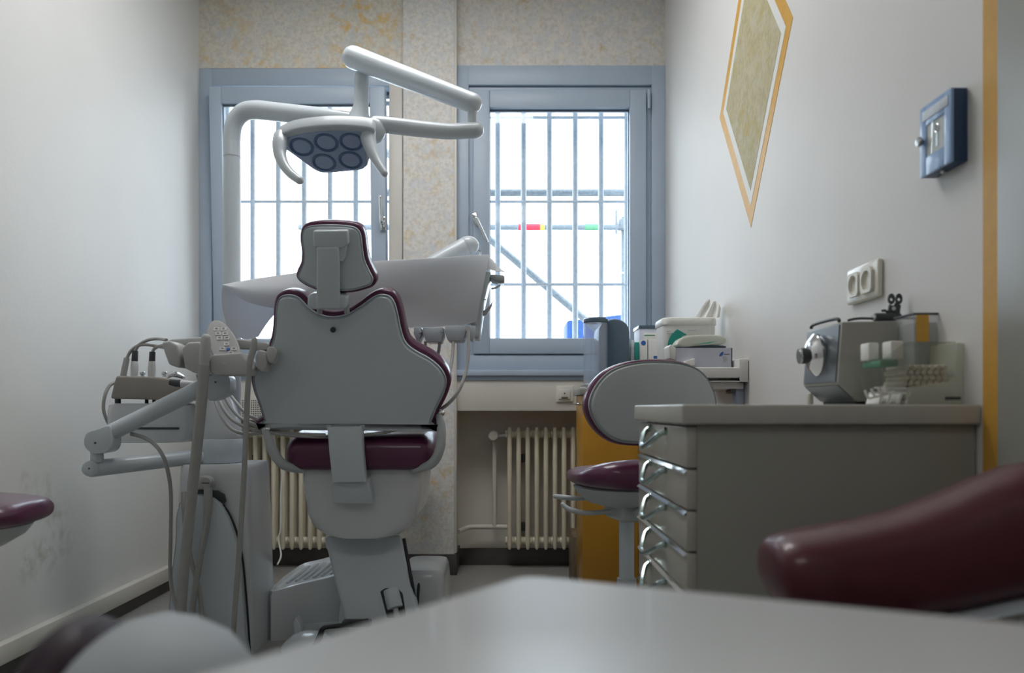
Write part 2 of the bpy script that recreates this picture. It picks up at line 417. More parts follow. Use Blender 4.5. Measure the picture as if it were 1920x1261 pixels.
# right window
w2 = struct(frame_ring(B(), xw2l, xw2r, zw2b, zw2t, X(879, YB)-xw2l, xw2r-X(1221, YB), Z(666, YB)-zw2b, zw2t-Z(161, YB), 4.085, 4.22), 'window_2', 'frame_paint')
yS = 4.075
sx0, sx1, sz0, sz1 = X(887, yS), X(1212, yS), Z(663, yS), Z(168, yS)
gx0, gx1, gz0, gz1 = X(918, yS), X(1181, yS), Z(633.6, yS), Z(201, yS)
frame_ring(B(), sx0-.026, sx1+.028, sz0-.006, sz1+.024, .030, .032, .010, .028, 4.105, 4.2, 0).build('seal', 'frame_paint', w2)
sa = frame_ring(B(), sx0, sx1, sz0, sz1, gx0-sx0, sx1-gx1, gz0-sz0, sz1-gz1, yS, 4.16, .006).build('sash', 'frame_paint', w2)
B().box((gx0-.005, 4.118, gz0-.005), (gx1+.005, 4.126, gz1+.005)).build('glass_pane', 'pane_glass', sa)
frame_ring(B(), gx0-.003, gx1+.003, gz0-.003, gz1+.003, .006, .006, .006, .012, 4.108, 4.118, 0).build('gasket', 'gasket', sa)
lever(sa, W(893, 412, yS), W(913, 452, yS-.05)+V((0, .05, 0)))
B().cyl(W(1217, 168, yS-.003), W(1217, 203, yS-.003), .008, seg=10).build('hinge', 'frame_paint', w2)
# left window, tilted inwards
w1 = B(); frame_ring(w1, xw1l, xw1r, zw1b, zw1t, X(399, YB)-xw1l, xw1r-X(731, YB), .075, zw1t-Z(163, YB), 4.085, 4.22)
w1 = struct(w1, 'window_1', 'frame_paint')
B().box((X(731, YB), 4.075, zw1b), (xw1r, 4.0849, Z(160, YB)), .003).build('jamb_cover', 'frame_cream', w1)
ax0, ax1, az0, az1 = -1.512, -.628, 1.112, 2.462
hx0, hx1, hz0, hz1 = -1.449, -.704, 1.20, 2.378
piv = (0, 4.16, az0); ang = math.radians(3.4)
MT = rotx(None, piv, ang)
def tilt(o): o.matrix_local = MT if o.parent is w1 else o.matrix_local; return o
sb = tilt(frame_ring(B(), ax0, ax1, az0, az1, hx0-ax0, ax1-hx1, hz0-az0, az1-hz1, 4.09, 4.16, .006).build('sash', 'frame_paint', w1))
def sub(b_, name, mt):
    o = b_.build(name, mt); o.parent = sb; o.matrix_local = Matrix.Identity(4); return o
sub(B().box((hx0-.005, 4.12, hz0-.005), (hx1+.005, 4.128, hz1+.005)), 'glass_pane', 'pane_glass')
sub(frame_ring(B(), hx0-.003, hx1+.003, hz0-.003, hz1+.003, .006, .006, .006, .012, 4.108, 4.12, 0), 'gasket', 'gasket')
hb = V((X(715, 4.02)+.004, 4.09, Z(415, 4.02)))
lv = lever(None, hb, hb+V((-.004, 0, .125))); lv.parent = sb
lv.matrix_local = Matrix.Identity(4)
frame_ring(B(), X(398, YB), X(731, YB), .845+(764-668)/s0, Z(164, YB), .014, .014, .012, .014, 4.17, 4.215, 0).build('seal', 'gasket', w1)
# sills
for k, (a, c) in enumerate(((xw2l, XR), (XL, xw1r-.005))):
    b = B().box((a, 4.045, Z(704, 4.05)), (c, 4.10, Z(693, 4.05)), .004)
    b.box((a, 4.062, Z(712, 4.06)), (c, 4.07, Z(704, 4.05)), .001)
    struct(b, 'trim_%d' % (4+k), 'frame_paint')
    area_portal(a+.15, c-.15, 1.1, 2.5, 4.5)
# outer reveal lining
# security grilles
def grille(x0, n, label, cuts):
    root = thing('window_grille', label, 'grille', (x0, 4.36, 1.0), 'security grilles outside the windows')
    for k in range(n):
        B().cyl((x0+.1405*k, 4.36, 1.0), (x0+.1405*k, 4.36, 2.62), .0150, seg=10).build('upright_bar', 'steel_paint', root)
    for z in (1.09, Z(533, 4.36), Z(378, 4.36), Z(220.5, 4.36)):
        q = B().box((x0-.05, 4.354, z-.007), (x0+.1405*(n-1)+.05, 4.366, z+.007), .001)
        for k in range(n): q.ell((x0+.1405*k, 4.36, z), .018, .018, .014, seg=8)
        q.build('cross_bar', 'steel_paint', root)
    for a in (x0-.05, x0+.1405*(n-1)+.05):
        B().box((a-.01, 4.35, 1.05), (a+.01, 4.37, 2.5), .002).build('side_rail', 'steel_paint', root)
grille(X(933.4, 4.36), 6, 'pale steel security grille outside the right window beside the scaffold', 0)
grille(X(474, 4.36)-.1405, 7, 'pale steel security grille outside the left window behind the dental lamp', 0)
# roller shutter ends just below the lintel
for a, c, lb in ((xw2l, XR, 'raised roller shutter edge above the right window glass'), (XL, xw1r, 'raised roller shutter edge above the left window glass')):
    o = thing('roller_shutter', lb, 'shutter', ((a+c)/2, 4.27, 2.46))
    B().box((a+.02, 4.262, 2.455), (c-.02, 4.274, 2.478), .002).build('end_rail', 'steel_paint', o)
    for k in range(3):
        B().box((a+.02, 4.264, 2.50+k*.038), (c-.02, 4.272, 2.535+k*.038), .003).build('slat', 'frame_cream', o)

# ------------------------------------------------------------------ outside
struct(B().box((-9, 4.46, -1.3), (9, 16, -1.2)), 'ground', 'concrete')
sf = thing('scaffold', 'galvanised tube scaffold standing outside the right window', 'scaffold', (0.3, 5.6, -1.2))
B().cyl(W(700, 361, 5.2), W(1500, 361, 5.2), .0242, seg=14).build('scaffold_tube', 'galvanised', sf)
g2 = B().cyl(W(560, 425.5, 6.3), W(1500, 425.5, 6.3), .0242, seg=14).build('scaffold_tube', 'galvanised', sf)
B().cyl(W(972, 425.5, 6.3), W(1013, 425.5, 6.3), .0262, seg=14).build('red_band', 'red_paint', g2)
B().cyl(W(1013, 425.5, 6.3), W(1021, 425.5, 6.3), .0266, seg=14).build('yellow_band', 'yellow_paint', g2)
B().cyl(W(1096, 425.5, 6.3), W(1126, 425.5, 6.3), .0262, seg=14).build('green_band', 'green_paint', g2)
B().cyl(W(700, 265, 5.5), W(1200, 685, 5.5), .0242, seg=14).build('diagonal_tube', 'galvanised', sf)
st = W(1170, 500, 6.36)
B().cyl((st.x, st.y, -1.2), (st.x, st.y, 2.36), .0242, seg=14).build('standard_tube', 'galvanised', sf)
q = B().box((st.x-.05, st.y-.09, 2.25), (st.x+.04, st.y+.02, 2.33), .01)
q.cyl((st.x-.07, st.y-.07, 2.21), (st.x-.07, st.y-.07, 2.40), .010, seg=8); q.build('coupler', 'galvanised', sf)
tag(B().tube([W(930, 446, 6.0), W(1030, 476, 6.0), W(1130, 503, 6.0), W(1215, 520, 6.0)], .006, 6, 4).build('slack_cable', 'steel_paint'), 'thin slack cable sagging past the scaffold outside', 'cable')
tag(B().tube([W(984, 378, 4.344), W(970, 440, 4.346), W(992, 490, 4.347), W(983, 520, 4.348), W(1005, 560, 4.347)], .0016, 6, 5).build('frayed_twine', 'paper'), 'pale frayed twine dangling behind the right window bars', 'twine')
tp = B()
pts = [W(1063, 640, 7.2), W(1063, 600, 7.2), W(1100, 597, 7.2), W(1122, 594, 7.2), W(1172, 588, 7.2), W(1180, 640, 7.2)]
tp.prism([pts[0]-V((0, 0, 2.6))]+pts[1:5]+[pts[5]-V((0, 0, 2.6))], (0, .5, 0), .02)
tag(tp.build('tarpaulin_stack', 'blue_tarp'), 'blue tarpaulin covered stack outside behind the right window grille', 'tarpaulin')

# ------------------------------------------------------------------ radiators
def radiator(x0, n, label, zb, zt):
    root = thing('radiator', label, 'radiator', (x0, 4.21, 0), 'column radiators in the window niches')
    first = None
    for k in range(n):
        x = x0+k*.0476
        if first is None:
            q = B()
            for y in (4.185, 4.235): q.tube([(x, y, zb), (x, y, zb+.02), (x, y, zt-.02), (x, y, zt)], [.009, .0125, .0125, .009], 12, round_ends=True)
            for z in (zb+.035, zt-.03):
                q.cyl((x-.0236, 4.21, z), (x+.0236, 4.21, z), .021, seg=14, bevel=.004)
                q.tube([(x, 4.185, z), (x, 4.235, z)], .014, 10)
            first = q.build('radiator_section', 'radiator_cream', root)
        else:
            o = first.copy(); COL.objects.link(o); o.parent = root; o.location = first.location+V((k*.0476, 0, 0))
    for z in (zb+.10, zt-.16):
        B().box((x0+.06, 4.24, z-.02), (x0+.085, YN-.003, z+.02), .003).build('wall_bracket', 'dark_grey', root)
    return root
zt, zb = Z(803, 4.185), Z(1027, 4.185)
r2 = radiator(X(955.5, 4.185), 13, 'cream column radiator below the right window', zb, zt)
vx = X(925, 4.2)
zv = Z(816, 4.2)
B().tube([(vx+.005, 4.21, zv), (X(948, 4.2), 4.21, zv)], .011, 10).build('valve_body', 'brushed', r2)
B().lathe([(.012, 0), (.026, .004), (.030, .012), (.028, .05), (.022, .058), (0, .06)], (vx, 4.225, zv), (0, -1, 0), 20).build('thermostat_knob', 'socket_white', r2)
zh = Z(988, 4.22)
B().tube([(vx+.006, 4.225, zv-.01), (vx+.006, 4.235, zh)], .0125, 10).build('riser_pipe', 'niche_white', r2)
B().tube([(xpr+.014, 4.15, zh-.012), (xpr+.045, 4.2, zh-.004), (xpr+.09, 4.235, zh), (X(958, 4.2), 4.235, zh)], .0125, 10, 4).build('return_pipe', 'niche_white', r2)
radiator(X(445, 4.185), 12, 'cream column radiator below the left window behind the dental unit', zb, zt)
tag(B().tube([W(531, 872, 4.12), W(527, 920, 4.13), W(526, 990, 4.13), W(522, 1010, 4.13), W(527, 1040, 4.1), W(520, 1058, 4.05)], .0045, 8, 5).build('thin_white_cable', 'plastic_white'), 'thin white cable hanging in front of the left radiator', 'cable')
# perforated cover under the left sill
pc = thing('perforated_cover', 'cream perforated metal cover above the left radiator', 'cover', (X(470, 4.06), 4.06, .75))
x0, x1, z0, z1 = X(440, 4.06), X(600, 4.06), Z(787, 4.06), Z(745, 4.06)
B().box((x0, 4.055, z0), (x1, 4.07, z1), .002).build('sheet', 'niche_white', pc)
q = B()
for i in range(int((x1-x0)/.011)-1):
    for j in range(int((z1-z0)/.011)-1):
        cx, cz = x0+.01+i*.011, z0+.01+j*.011
        q.box((cx-.003, 4.0545, cz-.003), (cx+.003, 4.056, cz+.003))
q.build('perforations', 'dark_grey', pc, props={'kind': 'stuff'})
# telephone outlet on the parapet
o = thing('wall_outlet', 'cream square wall outlet on the parapet below the right window', 'socket', W(1058, 752, 4.07))
a, c = W(1042, 753, 4.07), W(1075, 723, 4.07)
B().box((a.x, 4.058, a.z), (c.x, 4.07, c.z), .004).build('frame', 'socket_white', o)
a, c = W(1048, 748, 4.06), W(1069, 729, 4.06)
B().box((a.x, 4.050, a.z), (c.x, 4.06, c.z), .004).build('cover_plate', 'socket_white', o)
B().box((a.x+.012, 4.046, a.z+.004), (c.x-.012, 4.0505, a.z+.012), .001).build('jack_flap', 'socket_well', o)
B().cyl((((a.x+c.x)/2), 4.046, (a.z+c.z)/2+.004), (((a.x+c.x)/2), 4.0505, (a.z+c.z)/2+.004), .004, seg=10).build('screw', 'dark_grey', o)

# ------------------------------------------------------------------ yellow base cabinet and what stands on it
yx, yd, yz = X(1092, 3.35), 3.35, Z(740, 3.35)
c = thing('base_cabinet', 'ochre yellow base cabinet in front of the right radiator', 'cabinet', (.55, 3.6, 0))
B().box((yx, yd+.02, .08), (yx+.235, 3.66, yz), .003).build('narrow_body', 'ochre_panel', c)
B().box((yx+.236, yd+.02, .08), (XR-.002, 3.98, yz), .003).build('body', 'ochre_panel', c)
B().box((yx, yd, .085), (yx+.235, yd+.019, yz-.003), .003).build('door', 'ochre_panel', c)
B().box((yx+.238, yd, .085), (XR-.004, yd+.019, yz-.003), .003).build('door', 'ochre_panel', c)
B().box((yx+.04, yd+.04, 0), (XR-.004, 3.64, .08)).build('plinth', 'dark_base', c)
B().box((X(1074, 3.72), 3.68, 0), (yx+.235, 3.96, Z(1005, 3.7)), .004).build('pipe_boxing', 'box_brown', c)
q = B().box((yx-.012, yd-.012, yz), (yx+.30, 3.67, yz+.030), .004); q.box((yx+.236, yd-.010, yz+.0005), (XR-.002, 3.99, yz+.0295), .003)
q.build('top', 'cabinet_grey', c)
B().tube([W(1090, 758, 3.38)+V((.01, 0, 0)), W(1083, 757, 3.38), W(1083, 757, 3.38)+V((0, .09, 0)), W(1090, 758, 3.38)+V((.01, .1, 0))], .005, 8, 4).build('bow_handle', 'chrome', c)
ytop = yz+.030
# coffee machine style unit: clear tank in front of a rounded dark body
cm = thing('water_dispenser', 'dark blue rounded machine with clear tank on the yellow cabinet', 'machine', (X(1135, 3.5), 3.5, ytop))
d = 3.42
tx0, tx1 = X(1096, d), X(1142, d); tz = Z(612, d)
tcx, tr = (tx0+tx1)/2, (tx1-tx0)/2
B().lathe([(tr*.92, 0), (tr, .008), (tr, tz-ytop), (tr*.9, tz-ytop+.001), (tr*.9, .01), (0, .009)], (tcx, d+tr, ytop+.02), (0, 0, 1), 28).build('clear_tank', 'tank_plastic', cm)
B().lathe([(0, 0), (tr*.95, 0), (tr*1.03, .004), (tr*1.03, .016), (tr*.9, .022), (0, .024)], (tcx, d+tr, tz+.020), (0, 0, 1), 28).build('tank_lid', 'machine_blue', cm)
B().box((tx0+.004, d-.002+.01, ytop), (X(1178, d), d+.25, ytop+.02), .006).build('base', 'brushed', cm)
bx0, bx1, bz1 = X(1124, d+.03), X(1182, d+.03), Z(596, d+.03)
arc = [V((bx0, d+.05, ytop+.02))]
for k in range(13):
    a = math.pi-math.pi*k/12; w = (bx1-bx0)/2
    arc.append(V((bx0+w+w*math.cos(a)*1.0, d+.05, bz1-w*.85+w*.85*math.sin(a))))
arc.append(V((bx1, d+.05, ytop+.02)))
B().prism(arc, (0, .22, 0), .010, 3).build('body', 'machine_blue', cm)
# boxes on the yellow cabinet
def carton(label, px0, px1, py0, d, depth, zb, m, extra=None, lid=None):
    x0, x1, z1 = X(px0, d), X(px1, d), Z(py0, d)
    o = thing('carton', label, 'box', ((x0+x1)/2, d+depth/2, zb))
    B().box((x0, d, zb), (x1, d+depth, z1), .003).build('box', m, o)
    if lid: B().box((x0-.004, d-.004, z1-.012), (x1+.004, d+depth, z1+.004), .003).build('lid', lid, o)
    if extra: extra(o, x0, x1, zb, z1, d)
    return o
def ex1(o, x0, x1, z0, z1, d):
    B().box((x0+.02, d-.001, z1-.075), (x1-.01, d+.002, z1-.03), .0005).build('label_panel', 'pale_paint', o)
    B().box((x0+.022, d-.002, z1-.045), (x0+.07, d+.001, z1-.040)).build('print_line', 'green_paint', o)
carton('pale lilac carton with dark lid edge behind the white wipes tub', 1199, 1262, 611, 3.66, .16, ytop, 'box_lilac', ex1, 'machine_blue')
def ex2(o, x0, x1, z0, z1, d):
    B().cyl((x0+.015, d+.003, z1-.016), (x0+.015, d-.001, z1-.016), .011, seg=14).build('printed_dot', 'blue_print', o)
    B().box((x0+.033, d-.001, z0), (x0+.036, d+.001, z1)).build('corner_edge', 'dark_grey', o)
    B().box((x0+.06, d-.001, z1-.085), (x1-.01, d+.002, z1-.073)).build('print_line', 'blue_print', o)
    for k in range(2): B().box((x1-.028+k*.014, d-.001, z1-.022), (x1-.022+k*.016, d+.002, z1-.012)).build('printed_mark', 'blue_print', o)
carton('low white carton with blue dot left of the wipes tub', 1200, 1258, 636, 3.55, .09, ytop, 'pale_paint', ex2)
o = carton('narrow green spined pack beside the dark machine', 1190.5, 1198.5, 641, 3.57, .12, ytop, 'teal_print')
o = carton('slim grey pack between machine and green pack', 1183, 1190, 637, 3.58, .12, ytop, 'steel_paint')

# ------------------------------------------------------------------ wall shelf with wipes tub and glove boxes
sd = 2.66
sx0, sx1 = X(1280, sd), XR-.001
sz1, sz0 = Z(688, sd), Z(716, sd)
sh = thing('wall_shelf', 'white trough shelf bracketed to the right wall behind the stool', 'shelf', (XR-.1, 2.9, sz0))
q = B().box((sx0, sd, sz0), (sx1, sd+.46, sz0+.018), .003)
q.box((sx0, sd, sz0), (sx1, sd+.02, sz1), .005)
q.box((X(1386, sd), sd-.002, sz0), (sx1, sd+.46, Z(672, sd)), .005); q.box((sx0, sd+.44, sz0), (sx1, sd+.46, sz1), .004)
q.box((sx0, sd, sz0), (sx0+.02, sd+.46, sz1), .004)
q.build('tray', 'pale_paint', sh)
B().box((sx0+.03, sd+.03, sz0-.022), (X(1400, sd), sd+.40, sz0), .004).build('underframe', 'pale_paint', sh)
B().box((XR-.03, sd+.05, .70), (XR-.001, sd+.09, sz0-.02), .003).build('wall_bracket', 'frame_paint', sh)
B().cyl((XR-.045, sd+.03, sz0-.03), (XR-.045, sd+.09, sz0-.03), .008, seg=10).build('clamp_screw', 'dark_grey', sh)
szt = sz0+.018
# wipes tub
d = 2.88
tb = thing('wipes_tub', 'white wipes tub with teal swoosh and tissue poking out on the wall shelf', 'tub', (X(1293, d), d+.09, szt))
x0, x1, z1 = X(1243, d), X(1345, d), Z(606, d)
w = x1-x0; cx = (x0+x1)/2
B().rings([rrect(cx, d+.085, w*k, .17*k, .03, z) for k, z in ((.90, szt), (.93, szt+.006), (.985, z1-.004), (.985, z1))]).build('tub', 'plastic_white', tb)
zl = Z(594, d)
B().rings([rrect(cx, d+.085, w*k, .17*k, .03, z) for k, z in ((1.0, z1-.006), (1.02, z1-.003), (1.02, zl-.010), (.99, zl-.003), (.93, zl))]).build('lid', 'plastic_white', tb)
sw = [W(px, py, d-.0005) for px, py in ((1251, 668), (1251, 650), (1254, 636), (1261, 624), (1270, 617), (1288, 627), (1279, 630), (1275, 638), (1268, 641), (1262, 652), (1259, 668))]
B().prism(sw, (0, .004, 0)).build('teal_swoosh', 'teal_print', tb)
for k, (a, c_) in enumerate(((1250, 1257), (1250, 1264), (1290, 1306))):
    B().box((X(a, d), d-.0006, Z(621+k*3.2 if k < 2 else 619.5, d)), (X(c_, d), d+.003, Z(619.6+k*3.2 if k < 2 else 618, d))).build('print_line', 'steel_paint', tb)
def sheet(b, grid, t=.0008):
    """thin sheet from a grid of points (rows), given a real thickness"""
    bm = b.bm; vs = [[bm.verts.new(p) for p in r] for r in grid]
    fs = [bm.faces.new((vs[i][j], vs[i][j+1], vs[i+1][j+1], vs[i+1][j])) for i in range(len(vs)-1) for j in range(len(vs[0])-1)]
    bmesh.ops.recalc_face_normals(bm, faces=fs)
    bmesh.ops.solidify(bm, geom=fs, thickness=t); return b
def patch(ctrl, nu=6, nv=6):            # smooth grid through a small control net (rows of points)
    rows = [cr(r, nu) for r in ctrl]
    cols = list(zip(*rows)); cols = [cr(list(c_), nv) for c_ in cols]
    return [list(r) for r in zip(*cols)]
q = B()
dd = d+.07
base_ = [(1304, 596), (1312, 597), (1322, 597), (1334, 597), (1344, 596), (1349, 594)]
tips = [(1326, 563), (1331, 561), (1337, 566), (1342, 564), (1348, 570), (1351, 577)]
for oy in (0, .025):
    g = []
    for t in (0, .3, .6, 1):
        g.append([W(b0[0]+(t0[0]-b0[0])*t-2*oy/.025, b0[1]+(t0[1]-b0[1])*t, dd+oy+(.012 if i % 2 else -.012)*(.4+t)+.02*t) for i, (b0, t0) in enumerate(zip(base_, tips))])
    sheet(q, g, .001)
tag(q.build('tissue', 'tissue', ang=25), 'crumpled white tissue pulled up through the wipes tub lid', 'tissue')
# glove box in front of the tub and the bag on it
d = 2.72
gb = thing('glove_box', 'white glove box with blue round logo at the front of the wall shelf', 'box', (X(1316, d), d+.06, szt))
x0, x1, z1 = X(1266, d), X(1373, d), Z(652, d)
zt_ = z1
q = B()
q.box((x0, d, szt), (x1, d+.003, z1)); q.box((x0, d+.11, szt), (x1, d+.113, z1+.008)); q.box((x0, d, szt), (x0+.003, d+.113, z1)); q.box((x1-.003, d, szt), (x1, d+.113, z1)); q.box((x0, d, szt), (x1, d+.113, szt+.003))
q.build('box', 'box_lilac', gb)
q = B().prism([W(px, py, d-.0005) for px, py in ((1254, 650), (1258, 645), (1268, 652), (1268, 675), (1256, 671))], (0, .09, 0), .002); q.build('end_flap', 'pale_paint', gb)
lg = B()
lg.prism([W(1357-12*math.cos(a*math.pi/12)*.7+0*a, 668-9*math.sin(a*math.pi/12), d-.0008) for a in range(0, 7)]+[W(1355, 666, d-.0008)], (0, .003, 0))
lg.build('round_logo', 'blue_print', gb)
B().box((X(1357, d), d-.0006, Z(664.6, d)), (X(1368, d), d+.002, Z(663.2, d))).build('logo_lettering', 'dark_grey', gb)
B().cyl(W(1358, 673, d-.0008), W(1358, 673, d+.002), .010, seg=16).build('printed_drop', 'key_grey', gb)
B().pad([W(px, py, d+.03)+V((0, yy, 0)) for px, py, yy in ((1264, 650, 0), (1290, 648, 0), (1330, 646, 0), (1356, 647, 0), (1362, 651, .0), (1340, 654, 0), (1300, 655, 0), (1270, 654, 0))], (0, 1, 0), .06, .004).build('dark_gloves', 'machine_blue', gb)
bg_ = B().pad(cr([W(px, py, d+.005) for px, py in ((1271, 645), (1277, 634), (1290, 629), (1320, 627), (1350, 628), (1362, 634), (1361, 643), (1340, 645), (1310, 647), (1285, 650))], 4, True), (0, 1, 0), .10, .008)
o = tag(bg_.build('plastic_pouch', 'frosted_plastic'), 'frosted plastic pouch lying on the open glove box', 'pouch')
B().prism([W(1304, 646, d+.002), W(1330, 641, d+.002), W(1345, 638, d+.002), W(1330, 643, d+.002)], (0, .004, 0)).build('green_stripe', 'teal_print', o)
tag(B().prism([W(1285, 676, sd+.03), W(1303, 671, sd+.03), W(1303, 684, sd+.03), W(1285, 684, sd+.03)], (0, .05, 0), .001).build('folded_card', 'tissue'), 'small white folded card on the shelf in front of the glove box', 'card')

# ------------------------------------------------------------------ drawer cabinet, right
cx0, cy0, cy1 = .300, 1.360, 1.862
ct0, ct1 = .8165, .8505
dc = thing('drawer_cabinet', 'grey drawer cabinet with pointed bow handles against the right wall', 'cabinet', (.55, 1.6, 0))
B().box((cx0+.018, cy0+.002, .09), (XR-.003, cy1-.002, ct0), .002).build('carcass', 'cabinet_grey', dc)
B().box((cx0+.018, cy0, .09), (XR-.004, cy0+.0019, ct0-.001), .0008).build('side_panel', 'cabinet_grey', dc)
B().box((cx0+.05, cy0+.03, 0), (XR-.02, cy1-.02, .09)).build('plinth', 'dark_base', dc)
B().box((cx0-.010, cy0-.014, ct0), (XR-.001, cy1+.003, ct1), .004, 3).build('worktop', 'worktop', dc)
zs = [ct0-.001, .7425, .6715, .6005, .5295, .4585, .330, .20, .092]
for i in range(len(zs)-1):
    z1, z0 = zs[i]-.0035, zs[i+1]
    df = B().box((cx0, cy0, z0), (cx0+.018, cy1, z1), .0025).build('drawer', 'drawer_face', dc)
    B().prism([V((cx0+.0005, cy0, z1-.006)), V((cx0-.0045, cy0, z1-.0055)), V((cx0+.0005, cy0, z1))], (0, cy1-cy0, 0)).build('edge_strip', 'chrome', df) if i else None
    zc = z1-.012
    a, b_ = V((cx0, 1.70, zc+.002)), V((cx0, 1.53, zc))
    path = cr([a+V((-.002, 0, 0)), a+V((-.014, -.008, -.008)), V((cx0-.026, 1.655, zc-.026)), V((cx0-.030, 1.628, zc-.033)), V((cx0-.026, 1.595, zc-.028)), b_+V((-.014, .012, -.008)), b_+V((-.002, 0, 0))], 5)
    q = B().tube(path, .0058, 8)
    q.cyl(a, a+V((-.006, 0, 0)), .008, seg=12); q.cyl(b_, b_+V((-.006, 0, 0)), .008, seg=12)
    q.build('bow_handle', 'handle_steel', df)

# metal polishing device with dial
wt = ct1
dv = thing('dial_device', 'grey metal bench device with chrome dial on the drawer cabinet worktop', 'device', (.70, 1.64, wt))
dn, df_ = 1.55, 1.732
X0 = X(1579, dn)
prof = [(X0, Z(603, dn)), (X(1571, dn), Z(718, dn)), (X(1609, dn), wt+.006), (X(1694, dn), wt+.006), (X(1694, dn), Z(601, dn))]
B().prism([V((x, dn, z)) for x, z in prof], (0, df_-dn, 0), .0025).build('case', 'device_grey', dv)
def front(u, v, off=0):                 # u across the front (0 near .. 1 far), v up
    x = prof[1][0]+(prof[0][0]-prof[1][0])*v; z = prof[1][1]+(prof[0][1]-prof[1][1])*v
    return V((x-off, dn+(df_-dn)*u, z))
B().quadbox([front(.04, .03, .0025), front(.96, .03, .0025), front(.96, .96, .0025), front(.04, .96, .0025), front(.04, .03, -.001), front(.96, .03, -.001), front(.96, .96, -.001), front(.04, .96, -.001)]).build('front_panel', 'dial_panel', dv)
c1, c2 = V((prof[1][0], dn, prof[1][1])), V((prof[2][0], dn, prof[2][1]))
dn_ = (c2-c1).normalized(); nn = V((dn_.z, 0, -dn_.x)); nn = nn if nn.x < 0 else -nn
yv = V((0, 1, 0)); L_ = (c2-c1).length
B().quadbox([c1+yv*.006+dn_*.004+nn*.002, c1+yv*(df_-dn-.006)+dn_*.004+nn*.002, c1+yv*(df_-dn-.006)+dn_*(L_-.006)+nn*.002, c1+yv*.006+dn_*(L_-.006)+nn*.002,
             c1+yv*.006+dn_*.004-nn*.002, c1+yv*(df_-dn-.006)+dn_*.004-nn*.002, c1+yv*(df_-dn-.006)+dn_*(L_-.006)-nn*.002, c1+yv*.006+dn_*(L_-.006)-nn*.002]).build('chamfer_plate', 'dial_panel', dv)
fc = front(.55, .52); ax = V((-1, 0, -.07)).normalized()
dl = B().lathe([(.0, .002), (.042, .002), (.044, .005), (.044, .011), (.041, .014), (.028, .024), (.016, .028), (0, .029)], fc, ax, 36).build('dial', 'chrome', dv)
B().lathe([(.0165, .024), (.0165, .040), (.0155, .041), (0, .0412)], fc, ax, 24).build('knob', 'dark_grey', dl)
B().lathe([(.016, .0405), (.016, .0435), (.012, .0438), (.012, .0415), (0, .0413)], fc, ax, 24).build('knob_rim', 'chrome', dl)
B().box((X0+.03, dn+.01, wt), (X(1690, dn), df_-.01, wt+.008), .002).build('foot_plate', 'black_rubber', dv)
tp = Z(601, dn)
B().tube([V((X0+.003, df_-.015, tp+.001)), V((X0+.003, df_-.03, tp+.008)), V((X0+.003, dn+.04, tp+.008)), V((X0+.003, dn+.02, tp+.001))], .0035, 8, 4).build('carry_handle', 'dark_grey', dv)
# crown pliers / spring tool lying on the device
tl_ = thing('rubber_dam_punch', 'dark metal plier tool lying on top of the dial device', 'tool', (X(1655, 1.6), 1.6, tp))
d = 1.60
zt2 = tp+.0015
hd = B()
hd.cyl(V((X(1640, d), d, zt2+.010)), V((X(1688, d), d, zt2+.010)), .0095, seg=14, bevel=.002); hd.build('barrel', 'dark_grey', tl_)
B().cyl(V((X(1635, d), d, zt2+.010)), V((X(1640.5, d), d, zt2+.010)), .006, seg=12).build('collar', 'chrome', tl_)
B().tube([W(1590, 600.5, d), W(1600, 598, d), W(1615, 596.5, d), W(1640, 597, d)], .0026, 8, 5).build('lower_jaw', 'dark_grey', tl_)
hp = B()
for s, pxs in ((0, (1672, 560)), (1, (1686, 560))):
    c0 = W(pxs[0], pxs[1], d); n_ = 12
    ro = [c0+V((.0075*math.cos(2*math.pi*k/n_)*(.92), 0, .011*math.sin(2*math.pi*k/n_))) for k in range(n_)]
    ri = [c0+V((.0032*math.cos(2*math.pi*k/n_), 0, .0032*math.sin(2*math.pi*k/n_)-.001)) for k in range(n_)]
    hp.rings([[p for p in ro], [p+V((0, .004, 0)) for p in ro], [p+V((0, .004, 0)) for p in ri], ri], closed=True)
hp.build('finger_rings', 'dark_grey', tl_)
B().prism([W(px, py, d) for px, py in ((1668, 570), (1677, 573), (1680, 566), (1690, 572), (1688, 584), (1690, 598), (1676, 598), (1668, 590), (1662, 584), (1655, 584), (1654, 580), (1660, 579), (1666, 582))], (0, .006, 0), .001).build('frame', 'dark_grey', tl_)
B().cyl(W(1676, 578, d-.003), W(1676, 578, d+.004), .004, seg=12).build('rivet', 'chrome', tl_)

# clear boxes at the right
def clear_box(name, label, px0, px1, pyt, d, depth, zb, m, t=.002):
    x0, x1, z1 = X(px0, d), X(px1, d), Z(pyt, d)
    o = thing(name, label, 'container', ((x0+x1)/2, d+depth/2, zb))
    q = B()
    q.box((x0, d, zb), (x1, d+t, z1)); q.box((x0, d+depth-t, zb), (x1, d+depth, z1)); q.box((x0, d+t, zb), (x0+t, d+depth-t, z1)); q.box((x1-t, d+t, zb), (x1, d+depth-t, z1)); q.box((x0, d, zb), (x1, d+depth, zb+t))
    q.build('box', m, o)
    return o, x0, x1, z1
o, x0, x1, z1 = clear_box('storage_tub', 'clear storage tub with dark rim and orange label behind the dispenser', 1714, 1786, 588, 1.485, .075, wt, 'tub_plastic')
q = B(); frame_ring  # rim
q.box((x0-.002, 1.483, z1-.002), (x1+.002, 1.488, z1+.002), .001); q.box((x0-.002, 1.483+.075, z1-.002), (x1+.002, 1.563, z1+.002), .001)
q.box((x0-.002, 1.486, z1-.002), (x0+.002, 1.56, z1+.002), .001); q.box((x1-.002, 1.486, z1-.002), (x1+.002, 1.56, z1+.002), .001); q.build('rim', 'dark_grey', o)
